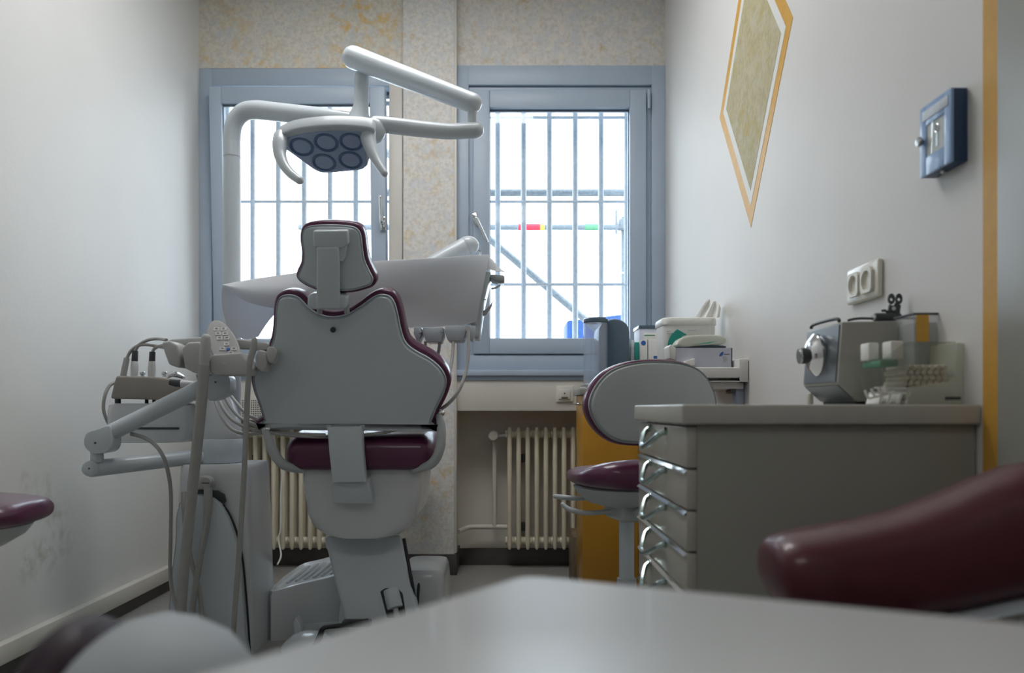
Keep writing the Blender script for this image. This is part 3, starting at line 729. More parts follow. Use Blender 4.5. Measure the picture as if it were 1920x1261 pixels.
B().box((X(1718, 1.485), 1.4838, Z(640, 1.485)), (X(1741, 1.485), 1.4852, Z(589, 1.485))).build('orange_label', 'orange_paint', o)
B().box((x0+.003, 1.49, wt+.004), (x1-.003, 1.555, Z(602, 1.485)), .004).build('contents', 'key_grey', o)
d = 1.40
o = thing('roll_dispenser', 'translucent cotton roll dispenser with sloped hopper at the worktop corner', 'dispenser', (X(1740, d), d+.05, wt))
x0, x1, z1 = X(1650, d), X(1806, d), Z(640, d)
pxs = lambda L: [W(px, py, d) for px, py in L]
B().prism(pxs(((1700, 758), (1806, 758), (1808, 642), (1794, 642), (1790, 706), (1776, 716), (1700, 726))), (0, .10, 0), .002).build('stand_panel', 'frosted_plastic', o)
q = B()
for y in (d-.001, d+.085):
    q.prism([p+V((0, y-d, 0)) for p in pxs(((1698, 640), (1792, 640), (1790, 704), (1776, 714), (1690, 724), (1672, 730), (1652, 722), (1652, 676)))], (0, .002, 0))
q.box((X(1698, d), d, z1-.002), (X(1792, d), d+.085, z1)); q.build('hopper', 'clear_plastic', o)
for a, c_ in ((1650, 1671), (1673, 1698)):
    B().box((X(a, d), d+.005 if a > 1660 else d+.045, Z(672, d)), (X(c_, d), d+.04 if a > 1660 else d+.08, Z(638, d)), .003).build('lid_block', 'plastic_white', o)
B().box((X(1655, d), d+.01, Z(686, d)), (X(1690, d), d+.08, Z(674, d)), .002).build('green_label', 'green_paint', o)
ck = B()
k = 0
for r_ in range(4):
    for j in range(7):
        px = 1700+j*12+(r_ % 2)*4; py = 718-r_*10-(0 if j < 7 else 3)
        if px > 1782: continue
        pth = W(px, py, d)+V((0, .006, 0))
        ck.cyl(pth, pth+V((0, .07, 0)), .0052, seg=10, bevel=.0012)
tag_ = ck.build('cotton_rolls', 'cotton', o, props={'kind': 'stuff'})
rk = B()
for j in range(4):
    p = W(1626+j*12, 742-j*3, d-.002)
    rk.tube([p+V((-.004, 0, .010)), p, p+V((.006, .004, -.004)), p+V((.016, .004, -.001))], .0022, 6, 3)
rk.box((X(1640, d), d, Z(728, d)), (X(1700, d), d+.004, Z(725, d)), .001); rk.box((X(1630, d), d, Z(738, d)), (X(1700, d), d+.004, Z(734.5, d)), .001)
for px in (1646, 1662, 1682, 1698): rk.prism(pxs(((px, 757), (px+6, 757), (px+12, 735), (px+7, 735))), (0, .05, 0), .001)
rk.build('outlet_rack', 'plastic_white', o)
B().box((X(1772, d), d-.0012, Z(743.5, d)), (X(1801, d), d+.0005, Z(749, d))).build('maker_lettering', 'dark_grey', o)
B().box((X(1773, d), d-.0012, Z(736, d)), (X(1790, d), d+.0005, Z(739, d))).build('small_lettering', 'key_grey', o)
tag(B().lathe([(.004, 0), (.007, .002), (.007, .018), (.0055, .024), (0, .025)], W(1519, 758, 1.74)*1, (0, 0, 1), 12).build('small_cap', 'socket_white'), 'small cream cap standing behind the dial device', 'cap')

# ------------------------------------------------------------------ key box and sockets on the right wall
kb = thing('key_box', 'blue emergency key box with glass window high on the right wall', 'key box', (XR, 1.44, 1.27))
kx = XR-.030; y0, y1, z0, z1 = 1.388, 1.493, 1.272, 1.401
B().box((kx+.003, y0, z0), (XR, y1, z1), .003).build('case', 'keybox_navy', kb)
q = B(); wy0, wy1, wz0, wz1 = y0+.022, y1-.022, z0+.034, z1-.038
q.box((kx, y0, z0), (kx+.006, wy0, z1), .0015); q.box((kx, wy1, z0), (kx+.006, y1, z1), .0015); q.box((kx, wy0-.001, z0), (kx+.006, wy1+.001, wz0), .0015); q.box((kx, wy0-.001, wz1), (kx+.006, wy1+.001, z1), .0015)
fr = q.build('front_frame', 'keybox_blue', kb)
B().box((kx-.0012, y0+.008, wz1+.010), (kx+.001, y1-.010, z1-.010), .0005).build('label_strip', 'steel_paint', fr)
B().box((kx+.0004, wy0, wz0), (kx+.0010, wy1, wz1)).build('glass_pane', 'pane_glass', kb)
B().box((kx+.0024, wy0, wz0), (kx+.0036, wy1, wz1)).build('back_plate', 'pale_paint', kb)
B().lathe([(.003, 0), (.008, .004), (.0095, .007), (.008, .011), (0, .0125)], (kx, wy1+.010, (wz0+wz1)/2+.002), (-1, 0, 0), 18).build('knob', 'brushed', fr)
kq = B(); ky = (wy0+wy1)/2-.004
kc = V((kx+.0016, ky, wz1-.016))
kq.tube([kc+V((0, .006*math.cos(a), .007*math.sin(a))) for a in [2*math.pi*i/14 for i in range(14)]], .0012, 6, closed=True)
kq.box((kx+.0012, ky-.0025, wz0+.008), (kx+.0023, ky+.0025, wz1-.023)); kq.build('key', 'chrome', kb)
B().cyl((kx+.015, y0+.05, z0-.006), (kx+.015, y0+.05, z0), .005, seg=10).build('lower_screw', 'brushed', kb)

so = thing('double_socket', 'white double power socket on the right wall above the dial device', 'socket', (XR, 1.82, 1.14))
ya, yb_ = F*XR/(1657-VX), F*XR/(1597-VX)
zc = (Z(483, ya)+Z(555, ya))/2; hh = .041
B().box((XR-.012, ya, zc-hh), (XR, yb_, zc+hh), .005, 3).build('frame', 'socket_white', so)
for k in range(2):
    yc = ya+(yb_-ya)*(.29+.42*k)
    q = B(); n_ = 20; ro = []; hs = .027
    pts_o = [(hs, hs), (-hs, hs), (-hs, -hs), (hs, -hs)]
    ring_o = []
    for i in range(n_):
        a = 2*math.pi*i/n_+math.pi/4*0; cx_, sx_ = math.cos(a), math.sin(a); s_ = hs/max(abs(cx_), abs(sx_)); ring_o.append((cx_*s_, sx_*s_))
    rows = []
    for x_, f_ in ((XR-.010, 'o'), (XR-.019, 'o'), (XR-.019, .0215), (XR-.006, .019), (XR-.006, .0001)):
        rows.append([V((x_, yc+(ring_o[i][0] if f_ == 'o' else f_*math.cos(2*math.pi*i/n_)), zc+(ring_o[i][1] if f_ == 'o' else f_*math.sin(2*math.pi*i/n_)))) for i in range(n_)])
    q.rings(rows, cap0=False); ins = q.build('socket_insert', 'socket_white', so)
    B().cyl((XR-.0062, yc, zc), (XR-.0078, yc, zc), .0190, seg=20).build('well', 'socket_well', ins)
    for dz_ in (-.007, .007): B().cyl((XR-.0071, yc, zc+dz_*0+.0), (XR-.0076, yc, zc+.0), .001, seg=6) if False else None
    q = B()
    for dy_ in (-.0095, .0095): q.cyl((XR-.007, yc+dy_, zc), (XR-.0084, yc+dy_, zc), .0028, seg=10)
    q.build('pin_holes', 'dark_grey', ins)

# ------------------------------------------------------------------ dental chair, seen from behind
ch = thing('dental_chair', 'white and purple dental treatment chair raised in the middle of the room', 'dental chair', (-.52, 2.95, 0))
bn = V((0, math.cos(math.radians(17)), math.sin(math.radians(17)))).normalized()     # into the cushion, away from the camera
bp = V((-.53, 2.62, .82))                                                               # bottom of the back shell
shell = [(515, 582), (519, 562), (530, 554), (545, 553), (560, 559), (576, 575), (597, 589), (624, 594), (652, 588), (676, 573), (697, 558), (713, 552), (729, 555), (739, 567), (746, 591), (752, 620), (761, 643), (779, 658), (803, 671), (824, 688), (835, 706), (837, 722), (830, 744), (818, 768), (808, 793), (803, 806), (500, 804), (494, 788), (486, 762), (476, 735), (472, 712), (477, 692), (489, 674), (503, 655), (511, 632), (514, 606)]
s3 = cr([PL(px, py, bp, bn) for px, py in shell], 4, True)
hump = lambda p: 0
# the dished grey back shell: flat middle with a raised lighter rim
q = B(); q.pad([p+bn*.030 for p in s3], -bn, .030, .016, flat=True); q.build('back_shell', 'shell_white', ch)
B().pad([p+bn*.026 for p in s3], bn, .085, .040, grow=.012, r0=.010, flat=True).build('back_cushion', 'purple_leather', ch)
B().cyl(PL(625, 617.5, bp, bn)-bn*.0075, PL(625, 617.5, bp, bn)+bn*.01, .0085, seg=16).build('screw_cap', 'dark_grey', ch)
# headrest
hn = V((0, math.cos(math.radians(20)), math.sin(math.radians(20)))).normalized(); hp_ = V((-.53, 2.44, 1.25))
head = [(565, 440), (571, 427), (591, 422), (621, 421), (652, 423), (668, 428), (676, 440), (679, 462), (683, 487), (692, 508), (699, 523), (695, 534), (681, 540), (655, 546), (625, 546), (597, 543), (572, 533), (558, 522), (559, 511), (566, 495), (568, 475), (565, 455)]
h3 = cr([PL(px, py, hp_, hn) for px, py in head], 4, True)
hr = B().pad([p+hn*.022 for p in h3], -hn, .022, .012, flat=True).build('headrest_shell', 'shell_white', ch)
B().pad([p+hn*.018 for p in h3], hn, .070, .034, grow=.009, r0=.01, flat=True).build('headrest_cushion', 'purple_leather', ch)
def slab(L, p0, n, t, bev, off=0):
    return B().prism([PL(px, py, p0, n)+V(n)*off for px, py in L], V(n)*t, bev, 3)
slab([(590, 430), (655, 429), (657, 456), (643, 463), (592, 461)], hp_, hn, .030, .006, -.028).build('headrest_bracket', 'shell_white', ch)
slab([(638, 460), (652, 458), (650, 478), (644, 490), (638, 488)], hp_, hn, .02, .004, -.02).build('release_lever', 'shell_white', ch)
slab([(598, 460), (639, 460), (640, 500), (640, 575), (597, 575), (598, 500)], hp_, hn, .024, .006, -.033).build('headrest_stem', 'shell_white', ch)
slab([(585, 548), (593, 545), (649, 547), (658, 553), (656, 571), (648, 574), (592, 574), (584, 568)], bp, bn, .060, .012, -.060).build('stem_clamp', 'shell_white', ch)
for px in (600, 651): B().cyl(PL(px, 570, bp, bn)-bn*.012, PL(px, 586, bp, bn)-bn*.004, .0085, seg=14).build('guide_post', 'shell_grey', ch)
# hinge strap from the back down to the seat
slab([(613, 800), (678, 799), (681, 850), (686, 904), (623, 905), (617, 850)], V((-.5, 2.60, .82)), V((0, 1, 0)), .04, .005).build('hinge_strap', 'shell_white', ch)
slab([(621, 905), (690, 902), (699, 945), (624, 944)], V((-.5, 2.59, .7)), V((0, .95, .31)), .06, .006).build('hinge_block', 'shell_white', ch)
slab([(612, 796), (620, 796), (620, 800), (675, 800), (675, 796), (682, 796), (682, 806), (612, 806)], V((-.5, 2.615, .82)), V((0, 1, 0)), .02, .001).build('hinge_fork', 'shell_grey', ch)
# seat cushion and leg rest running on towards the window
def ring_xz(cx, y, w, z0, z1, r, n=6):
    return [V((p.x, y, p.y)) for p in rrect(cx, (z0+z1)/2, w, z1-z0, r, 0, n)]
sc0 = (X(535, 2.68)+X(815, 2.68))/2; wS = X(815, 2.68)-X(535, 2.68)
q = B()
st = [(2.648, .82, .665, .705), (2.652, .92, .650, .722), (2.665, .97, .640, .738), (2.69, .995, .635, .752), (2.75, 1.0, .635, .768), (2.85, 1.0, .635, .786), (2.98, 1.0, .635, .796), (3.15, .97, .635, .785), (3.4, .84, .63, .75), (3.6, .70, .60, .70), (3.85, .62, .56, .65), (3.93, .55, .57, .63), (3.95, .4, .58, .61)]
q.rings([ring_xz(sc0, y, wS*k, z0, z1, min(.05, (z1-z0)*.46)) for y, k, z0, z1 in st]); q.build('seat_cushion', 'purple_leather', ch)
q = B()
ucx = X(678, 2.72)
lay = [(.637, .405, .40), (.60, .405, .42), (.55, .395, .42), (.48, .370, .42), (.44, .330, .40), (.415, .26, .36), (.405, .19, .30)]
q.rings([rrect(ucx, 2.69+dp/2+.01*i*0, w, dp, .055, z) for i, (z, w, dp) in enumerate(lay)]); q.build('seat_underbody', 'unit_white', ch)
q = B(); q.rings([ring_xz(sc0, y, wS*k, z0, z1, .02) for y, k, z0, z1 in ((3.05, .8, .60, .636), (3.4, .72, .59, .632), (3.6, .6, .565, .602), (3.9, .5, .535, .565))]); q.build('leg_rest_shell', 'unit_white', ch)
# arm loops
for L in ([(497, 806, 2.64), (504, 822, 2.63), (514, 850, 2.63), (534, 872, 2.64), (566, 880, 2.68)], [(822, 776, 2.66), (827, 800, 2.64), (825, 838, 2.63), (810, 868, 2.64), (776, 881, 2.68)]):
    ar = B().tube([W(*p) for p in L], [.011, .015, .017, .016, .012], 12, 6, round_ends=True).build('arm_loop', 'shell_grey', ch)
    B().ell(W(L[0][0]+4, L[0][1]-2, L[0][2]), .014, .014, .012).build('pivot_cap', 'chrome', ar)
# sloping lift arm and base
pn = V((0, .94, .34)).normalized(); pp = W(680, 1010, 2.80)
L = [(607, 1004), (752, 1002), (760, 1045), (772, 1100), (783, 1150), (800, 1215), (662, 1222), (647, 1162), (628, 1090)]
q = slab(L, pp, V((0, 1, -.28)).normalized(), .10, .010); lift = q.build('lift_arm', 'shell_white', ch)
ln_ = V((0, 1, -.28)).normalized()
sl = slab([(713, 1108), (722, 1102), (746, 1102), (755, 1112), (762, 1156), (726, 1158)], pp, ln_, .01, .002, -.002).build('piston_slot', 'black_rubber', lift)
a_, b_ = PL(733, 1104, pp, ln_), PL(742, 1140, pp, ln_)
B().cyl(a_-ln_*.004, b_-ln_*.012, .027, seg=18, bevel=.005).build('piston_cover', 'shell_white', lift)
B().cyl(b_-ln_*.010, PL(748, 1175, pp, ln_)-ln_*.010, .010, seg=12).build('piston_rod', 'brushed', lift)
B().tube([PL(756, 1008, pp, ln_)+ln_*.02, PL(764, 1050, pp, ln_)+ln_*.015, PL(774, 1105, pp, ln_)+ln_*.02, W(781, 1140, 2.97), W(784, 1110, 3.02), W(787, 1076, 3.05)], .006, 8, 5).build('black_hose', 'black_rubber', ch)
q = B(); q.rings([rrect(-.335, 3.20, .17*k+.0, .34*k, .045, z) for k, z in ((1.12, 0), (1.10, .05), (1.0, .17), (.97, .205), (.88, .225), (.6, .232))]); q.build('base_cover', 'unit_white', ch)
q = B(); q.prism([V((-.87, 2.935, 0)), V((-.60, 2.935, 0)), V((-.45, 2.90, 0)), V((-.30, 3.0, 0)), V((-.30, 3.42, 0)), V((-.55, 3.50, 0)), V((-.87, 3.42, 0))], (0, 0, .055), .012); q.build('base_plate', 'unit_white', ch)
q = B(); q.quadbox([V((-.628, 2.90, .056)), V((-.565, 2.88, .056)), V((-.555, 3.1, .056)), V((-.628, 3.1, .056)), V((-.61, 2.95, .30)), V((-.585, 2.95, .30)), V((-.56, 3.1, .36)), V((-.60, 3.1, .36))], .015); q.build('lift_bracket', 'unit_white', ch)
# connection housing between column and chair: rounded top with moulded ribs
hs = thing('connection_box', 'low white ribbed top floor housing between dental unit and chair', 'housing', (-.75, 3.15, 0))
outl = cr([V((-.885, 2.93, 0)), V((-.78, 2.935, 0)), V((-.66, 2.955, 0)), V((-.60, 3.02, 0)), V((-.60, 3.30, 0)), V((-.70, 3.40, 0)), V((-.80, 3.38, 0)), V((-.885, 3.34, 0))], 4, True)
c0 = sum(outl, V())/len(outl)
def top(p): return .178+(p.x+.885)*.20+(p.y-2.93)*.03
rs = []
for k, f in ((1.0, 0), (1.0, .5), (.995, .9), (.97, .98), (.92, 1.0)):
    rs.append([V((c0.x+(p.x-c0.x)*k, c0.y+(p.y-c0.y)*k, top(p)*f)) for p in outl])
for k, dz_ in ((.86, -.012), (.5, -.012), (.1, -.012)):
    rs.append([V((c0.x+(p.x-c0.x)*k, c0.y+(p.y-c0.y)*k, top(c0+(p-c0)*k)+dz_)) for p in outl])
B().rings(rs).build('housing', 'unit_white', hs)
for k in range(7):
    x = -.845+k*.033
    B().tube([V((x, 3.05, top(V((x, 3.05, 0)))-.010)), V((x+.01, 3.18, top(V((x, 3.18, 0)))-.007)), V((x+.014, 3.31, top(V((x, 3.31, 0)))-.010))], .0075, 8, 4, round_ends=True).build('rib', 'unit_white', hs)
# foot control by the base
fcx = thing('foot_control', 'white disc foot control with black bow bar on the floor by the chair base', 'foot control', (-.70, 2.78, 0))
B().lathe([(.10, 0), (.10, .012), (.085, .03), (.055, .055), (.02, .066), (0, .067)], (-.70, 2.79, 0), (0, 0, 1), 28).build('disc', 'unit_white', fcx)
B().pad([W(px, py, 2.83) for px, py in ((550, 1185), (549, 1165), (554, 1158), (561, 1168), (565, 1182), (563, 1192))], (0, 1, 0), .05, .006).build('side_lug', 'unit_white', fcx)
B().tube([W(590, 1212, 2.64), W(600, 1192, 2.64), W(608, 1176, 2.64), W(640, 1172, 2.66), W(690, 1163, 2.70)], [.010, .010, .008, .008, .008], 8, 3).build('bow_bar', 'black_rubber', fcx)
B().box((X(640, 2.68), 2.68, Z(1176, 2.68)), (X(694, 2.68), 2.72, Z(1165, 2.68)), .004).build('pedal_pad', 'black_rubber', fcx)

# ------------------------------------------------------------------ dental unit column
du = thing('dental_unit', 'white dental unit column with swivel turret left of the chair', 'dental unit', (-1.02, 2.86, 0))
q = B()
for_l = [(0.0, 1.07, 1.05), (.10, 1.06, 1.04), (.30, 1.02, 1.02), (.50, .97, 1.0), (.615, .93, .98), (.640, .915, .965), (.650, .88, .93)]
q.rings([rrect(-1.015, 2.865, .255*a, .27*c_, .022, z, 4) for z, a, c_ in for_l]); q.build('body', 'unit_white', du)
fy = 2.726
cov = cr([W(px, py, fy-.008) for px, py in ((332, 1010), (333, 970), (341, 940), (358, 928), (380, 925), (402, 931), (422, 950), (440, 990), (450, 1030), (458, 1100), (464, 1180), (467, 1240), (396, 1240), (318, 1236), (319, 1150), (324, 1080))], 4, True)
B().pad(cov, (0, -1, 0), .016, .008, dome=.012).build('front_cover', 'shell_white', du)
seam = [W(px, py, fy+.0) for px, py in ((418, 944), (432, 966), (446, 1004), (455, 1050), (461, 1110), (466, 1180), (469, 1236))]
B().tube([p+V((.004, -.010, 0)) for p in seam], .0035, 6, 4).build('cover_seam', 'black_rubber', du)
rc = [W(px, py, fy-.010) for px, py in ((341, 936), (343, 926), (352, 920), (380, 917), (410, 919), (422, 926), (425, 938), (421, 945), (408, 936), (385, 930), (360, 931), (347, 940))]
B().prism(rc, (0, -.006, 0), .001).build('hose_recess', 'dark_grey', du)
B().prism(cr([W(px, py, fy-.012) for px, py in ((354, 904), (357, 894), (372, 892), (392, 891), (402, 896), (404, 905), (400, 913), (388, 916), (366, 914), (356, 912))], 3, True), (0, -.018, 0), .004).build('knob_bracket', 'holder_grey', du)
kn = W(388.5, 904.5, fy-.030)
B().lathe([(.019, 0), (.020, .004), (.019, .014), (.015, .016), (.014, .013), (0, .013)], kn, (0, -1, 0), 22).build('round_knob', 'key_grey', du)
B().box(kn-V((.012, .016, .002)), kn+V((.012, -.012, .002)), .001).build('knob_slot', 'dark_grey', du)
# turret: ring, then a cone leaning in under the arm joint
tcx, tcy = X(412, 2.86), 2.865
q = B().lathe([(.078, 0), (.080, .003), (.080, .080), (.078, .083)], (tcx, tcy, .651), (0, 0, 1), 36); q.build('turret_ring', 'shell_white', du)
q = B(); q.rings([[V((tcx+dx+r*math.cos(a), tcy+r*.95*math.sin(a), z)) for a in [2*math.pi*k/32 for k in range(32)]] for r, dx, z in ((.078, 0, .7345), (.079, 0, .738), (.077, -.002, .77), (.070, -.006, .82), (.060, -.012, .87), (.052, -.016, .90), (.046, -.018, .915))]); q.build('turret_cone', 'unit_white', du)
# cuspidor bowl and instrument carrier on its left
lb = B(); d = 2.80
q = lambda L, z, r=.03: rrect((X(L[0], d)+X(L[1], d))/2, d+.06, X(L[1], d)-X(L[0], d), .20, r, z)
lb.rings([q((222, 350), Z(828, d)), q((212, 356), Z(822, d)), q((206, 364), Z(800, d)), q((206, 364), Z(772, d)), q((209, 362), Z(759, d)), q((216, 356), Z(756, d))]); lb.build('side_housing', 'unit_white', du)
B().rings([rrect((X(216, d)+X(330, d))/2, d+.05, X(330, d)-X(216, d), .17, .03, Z(py, d))for py in (829, 815)]).build('drip_tray', 'shell_white', du)
B().box((X(222, d), d-.045, Z(804, d)), (X(345, d), d+.0, Z(800, d)), .001).build('shadow_gap', 'dark_grey', du)
for px in (221, 275, 289): B().cyl(W(px, 760, d), W(px, 744, d), .010 if px < 230 else .006, seg=12).build('carrier_leg', 'dark_grey', du)
cbp = [(206, 747), (213, 718), (217, 704), (260, 705), (300, 707), (345, 713), (368, 722), (372, 742), (330, 752), (290, 749), (240, 748)]
B().prism([W(px, py, d-.06) for px, py in cbp], (0, .14, 0), .008, 3).build('instrument_carrier', 'holder_brown', du)
for px in (267, 308):
    B().lathe([(.006, 0), (.006, .006), (.0095, .008), (.0095, .016), (.007, .018), (0, .018)], W(px, 706, d), (0, 0, 1), 16).build('chrome_cap', 'chrome', du)

# support arms of the assistant element
aa = thing('assistant_element', 'jointed white arms carrying a grey instrument holder with keypad left of the chair', 'instrument holder', W(180, 850, 2.60))
d1, d2 = 2.58, 2.62
B().tube([W(205, 812, d1), W(395, 718, d2)], [.0265, .0275], 22).build('upper_arm', 'shell_white', aa)
B().prism(cr([W(px, py, d2-.03) for px, py in ((384, 727), (384, 712), (395, 706), (420, 703), (429, 707), (431, 722), (428, 736), (412, 745), (397, 751), (388, 746))], 3, True), (0, .065, 0), .010, 3).build('head_joint', 'shell_white', aa)
B().cyl(W(404, 716, d2-.033), W(404, 716, d2-.028), .0030, seg=10).build('joint_screw', 'dark_grey', aa)
B().prism(cr([W(px, py, d1-.032) for px, py in ((158, 820), (164, 810), (184, 803), (204, 797), (208, 812), (210, 828), (206, 842), (194, 849), (174, 850), (162, 842), (157, 832))], 3, True), (0, .064, 0), .014, 3).build('elbow', 'shell_white', aa)
B().cyl(W(178.5, 830, d1-.034), W(178.5, 830, d1-.030), .0032, seg=10).build('joint_screw', 'dark_grey', aa)
B().cyl(W(182, 846, d1), W(182, 866, d1), .0200, seg=20).build('elbow_pin', 'shell_white', aa)
B().tube([W(173, 878, d1), W(262, 868, 2.66), W(372, 855, 2.80)], [.0275, .026, .026], 22, round_ends=True).build('lower_arm', 'shell_white', aa)
B().cyl(W(169, 878, d1-.030), W(169, 878, d1-.024), .0245, seg=22, bevel=.002).build('end_cap', 'shell_white', aa)
B().cyl(W(167, 878, d1-.0315), W(167, 878, d1-.029), .0030, seg=10).build('cap_screw', 'dark_grey', aa)

# assistant element with keypad
ae = aa
d = 2.54
bar = [(302, 642), (322, 635), (380, 631), (440, 634), (498, 641), (506, 646), (500, 656), (440, 652), (380, 650), (330, 660), (308, 652)]
B().prism([W(px, py, d+.03) for px, py in bar], (0, .07, 0), .006, 3).build('cross_bar', 'holder_grey', ae)
lug = {'a': [(302, 641), (318, 638), (332, 646), (337, 662), (336, 690), (316, 683), (308, 662)], 'b': [(340, 652), (352, 641), (374, 640), (381, 660), (381, 703), (362, 698), (346, 690), (343, 670)],
       'c': [(477, 668), (484, 655), (496, 657), (500, 672), (498, 690), (490, 698), (480, 690)], 'd': [(497, 662), (502, 648), (514, 650), (520, 658), (516, 672), (506, 682), (501, 676)]}
for k, L in lug.items():
    B().prism([W(px, py, d-.045 if k in 'ab' else d-.02) for px, py in L], (0, .10, 0), .007, 3).build('holder_lug', 'holder_grey', ae)
kpn = V((0, .80, -.60)).normalized(); kp0 = W(425, 660, d-.03)
base = [(391, 676), (398, 664), (452, 660), (467, 680), (471, 690), (468, 703), (404, 704), (393, 699)]
B().prism([W(px, py, d-.06) for px, py in base], (0, .08, 0), .007, 3).build('keypad_base', 'holder_grey', ae)
leaf = [(387, 632), (389, 614), (395, 603), (404, 599), (416, 602), (431, 616), (443, 634), (451, 656), (456, 672), (450, 680), (412, 681), (402, 672), (393, 652)]
kp = B().pad(cr([PL(px, py, kp0, kpn) for px, py in leaf], 4, True), kpn, .016, .005).build('keypad', 'key_grey', ae)
def key(cx, cy, w, h, name='key', m='button_pale', sk=.3):
    p = [PL(cx+a*w+c_*sk*h*0, cy+c_*h, kp0, kpn) for a, c_ in ((-1, -1), (1, -1), (1, 1), (-1, 1))]
    n = -kpn
    inner = [PL(cx+a*w*.55, cy+c_*h*.55, kp0, kpn) for a, c_ in ((-1, -1), (1, -1), (1, 1), (-1, 1))]
    qb = B(); qb.rings([[v-n*.002 for v in p], [v+n*.0022 for v in p], [v+n*.0022 for v in inner], [v+n*.0010 for v in inner], [v-n*.002 for v in inner]], cap0=False, cap1=False, closed=True)
    return qb.build(name, m, kp)
for r_ in range(3):
    for c_ in range(2): key(406+r_*3+c_*13.5, 617+r_*8.4, 5, 3.2)
for (x_, y_) in ((425, 645), (417, 654), (439, 654), (433, 662)): key(x_, y_, 4.8, 3.0, 'arrow_key')
B().cyl(PL(428, 655, kp0, kpn)-kpn*.003, PL(428, 655, kp0, kpn)+kpn*.002, .0055, seg=14).build('centre_key', 'blue_print', kp)
slab([(413, 671), (450, 669), (455, 679), (418, 682)], kp0, kpn, .004, .001, -.003).build('name_plate', 'button_pale', kp)
for L in ([(374, 643), (377, 631), (387, 627), (396, 632), (395, 650), (392, 680), (378, 682), (377, 665)],):
    pass

# suction hoses and handpieces of the assistant side
def hose(label, pts, r, cat='hose', m='hose_grey', name='suction_hose', seg=10, group=None, sm=6):
    return tag(B().tube([W(*p) for p in pts], r, seg, sm).build(name, m), label, cat, group)
hs1 = thing('suction_handpiece', 'thick grey suction handpiece and hose hanging left of the keypad', 'suction hose', W(384, 690, 2.47))
B().tube([W(386, 634, 2.47), W(385, 655, 2.47), W(383, 676, 2.47), W(383, 690, 2.47)], [.0145, .017, .016, .012], 14, 3, round_ends=True).build('handpiece', 'holder_grey', hs1)
B().tube([W(383, 684, 2.47), W(377, 760, 2.48), W(367, 860, 2.50), W(354, 980, 2.52), W(344, 1080, 2.53), W(338, 1160, 2.54), W(336, 1230, 2.56), W(350, 1290, 2.62)], [.0165]*8, 14, 5).build('hose', 'hose_grey', hs1)
hs2 = thing('saliva_ejector', 'slim grey suction handpiece and hose hanging right of the keypad', 'suction hose', W(474, 690, 2.47))
B().tube([W(477, 637, 2.48), W(476, 650, 2.48), W(471, 668, 2.48), W(468, 684, 2.48)], [.009, .0105, .0105, .009], 12, 3, round_ends=True).build('handpiece', 'key_grey', hs2)
B().tube([W(468, 684, 2.48), W(464, 740, 2.49), W(460, 840, 2.50), W(454, 950, 2.52), W(446, 1070, 2.54), W(439, 1160, 2.55), W(436, 1230, 2.6)], [.0085]*7, 10, 5).build('hose', 'hose_grey', hs2)
hose('grey hose plugged into the column below the round knob', [(390, 914, 2.69), (390, 940, 2.68), (386, 990, 2.67), (376, 1040, 2.66), (368, 1090, 2.65), (360, 1150, 2.64), (358, 1230, 2.62)], [.014, .014, .011, .010, .010, .010, .010])
hose('grey hose plugged into the column left of the thick suction hose', [(346, 922, 2.69), (346, 950, 2.68), (349, 1000, 2.67), (361, 1060, 2.66), (374, 1110, 2.66), (378, 1160, 2.65), (379, 1230, 2.63)], [.011, .011, .008, .007, .007, .007, .007])
hose('thin pale hose looping from the drip tray down along the left edge of the column', [(246, 813, 2.60), (275, 822, 2.585), (298, 842, 2.56), (312, 872, 2.56), (320, 920, 2.60), (320, 1000, 2.65), (319, 1070, 2.68), (324, 1115, 2.68), (334, 1150, 2.66), (340, 1200, 2.64)], .0065)
hose('thin grey hose bowing out at the left of the instrument carrier', [(218, 716, 2.83), (206, 722, 2.81), (197, 740, 2.79), (194, 764, 2.79), (199, 784, 2.80), (208, 800, 2.83)], .006)
for k, (px, py0, py1, r, mname, lb) in enumerate(((235, 671, 705, .0105, 'key_grey', 'plain grey syringe handpiece standing leftmost in the carrier'), (253.5, 657, 705, .0125, 'hose_grey', 'black collared handpiece standing second from left in the carrier'), (286, 659, 706, .0125, 'hose_grey', 'black collared handpiece standing beside the keypad holder'))):
    d = 2.78
    o = thing('handpiece', lb, 'handpiece', W(px-3, py1, d), 'handpieces in the instrument carrier')
    t_ = 5 if k == 0 else 1
    if k == 0: B().tube([W(px-4, py1, d), W(px-1, 690, d), W(px+3, py0, d)], [r*.95, r, r*.9], 12, 3).build('grip', mname, o)
    else:
        B().tube([W(px-2, py1, d), W(px-1, 690, d), W(px-1, 677, d)], [r*.95, r*1.12, r*.9], 14, 4).build('grip', 'button_pale', o)
        B().cyl(W(px-1, 677.5, d), W(px, py0, d), r*.86, r*.82, 14, .002).build('collar', 'dark_grey', o)
    hp2 = {0: [(238, 671, d), (245, 658, d), (258, 648, d), (275, 646, d), (295, 649, d), (310, 652, d-.12)], 1: [(253.5, 657, d), (262, 645, d), (280, 636.5, d), (297, 635, d), (312, 637, d-.12)], 2: [(286, 659, d), (290, 653, d), (298, 649, d-.03), (308, 647, d-.12)]}[k]
    B().tube([W(*p) for p in hp2], .0055, 10, 5).build('supply_hose', 'hose_grey', o)
o = thing('lying_handpiece', 'dark grip handpiece with chrome head lying across the brown carrier', 'handpiece', W(342, 712, 2.70))
d = 2.70
B().tube([W(319, 716, d), W(330, 718, d), W(340, 718.5, d)], [.0105, .0125, .0125], 14).build('grip', 'dark_grey', o)
B().tube([W(340, 718.5, d), W(352, 719, d), W(366, 718.5, d)], [.0125, .010, .005], 14, 3).build('tip', 'button_pale', o)
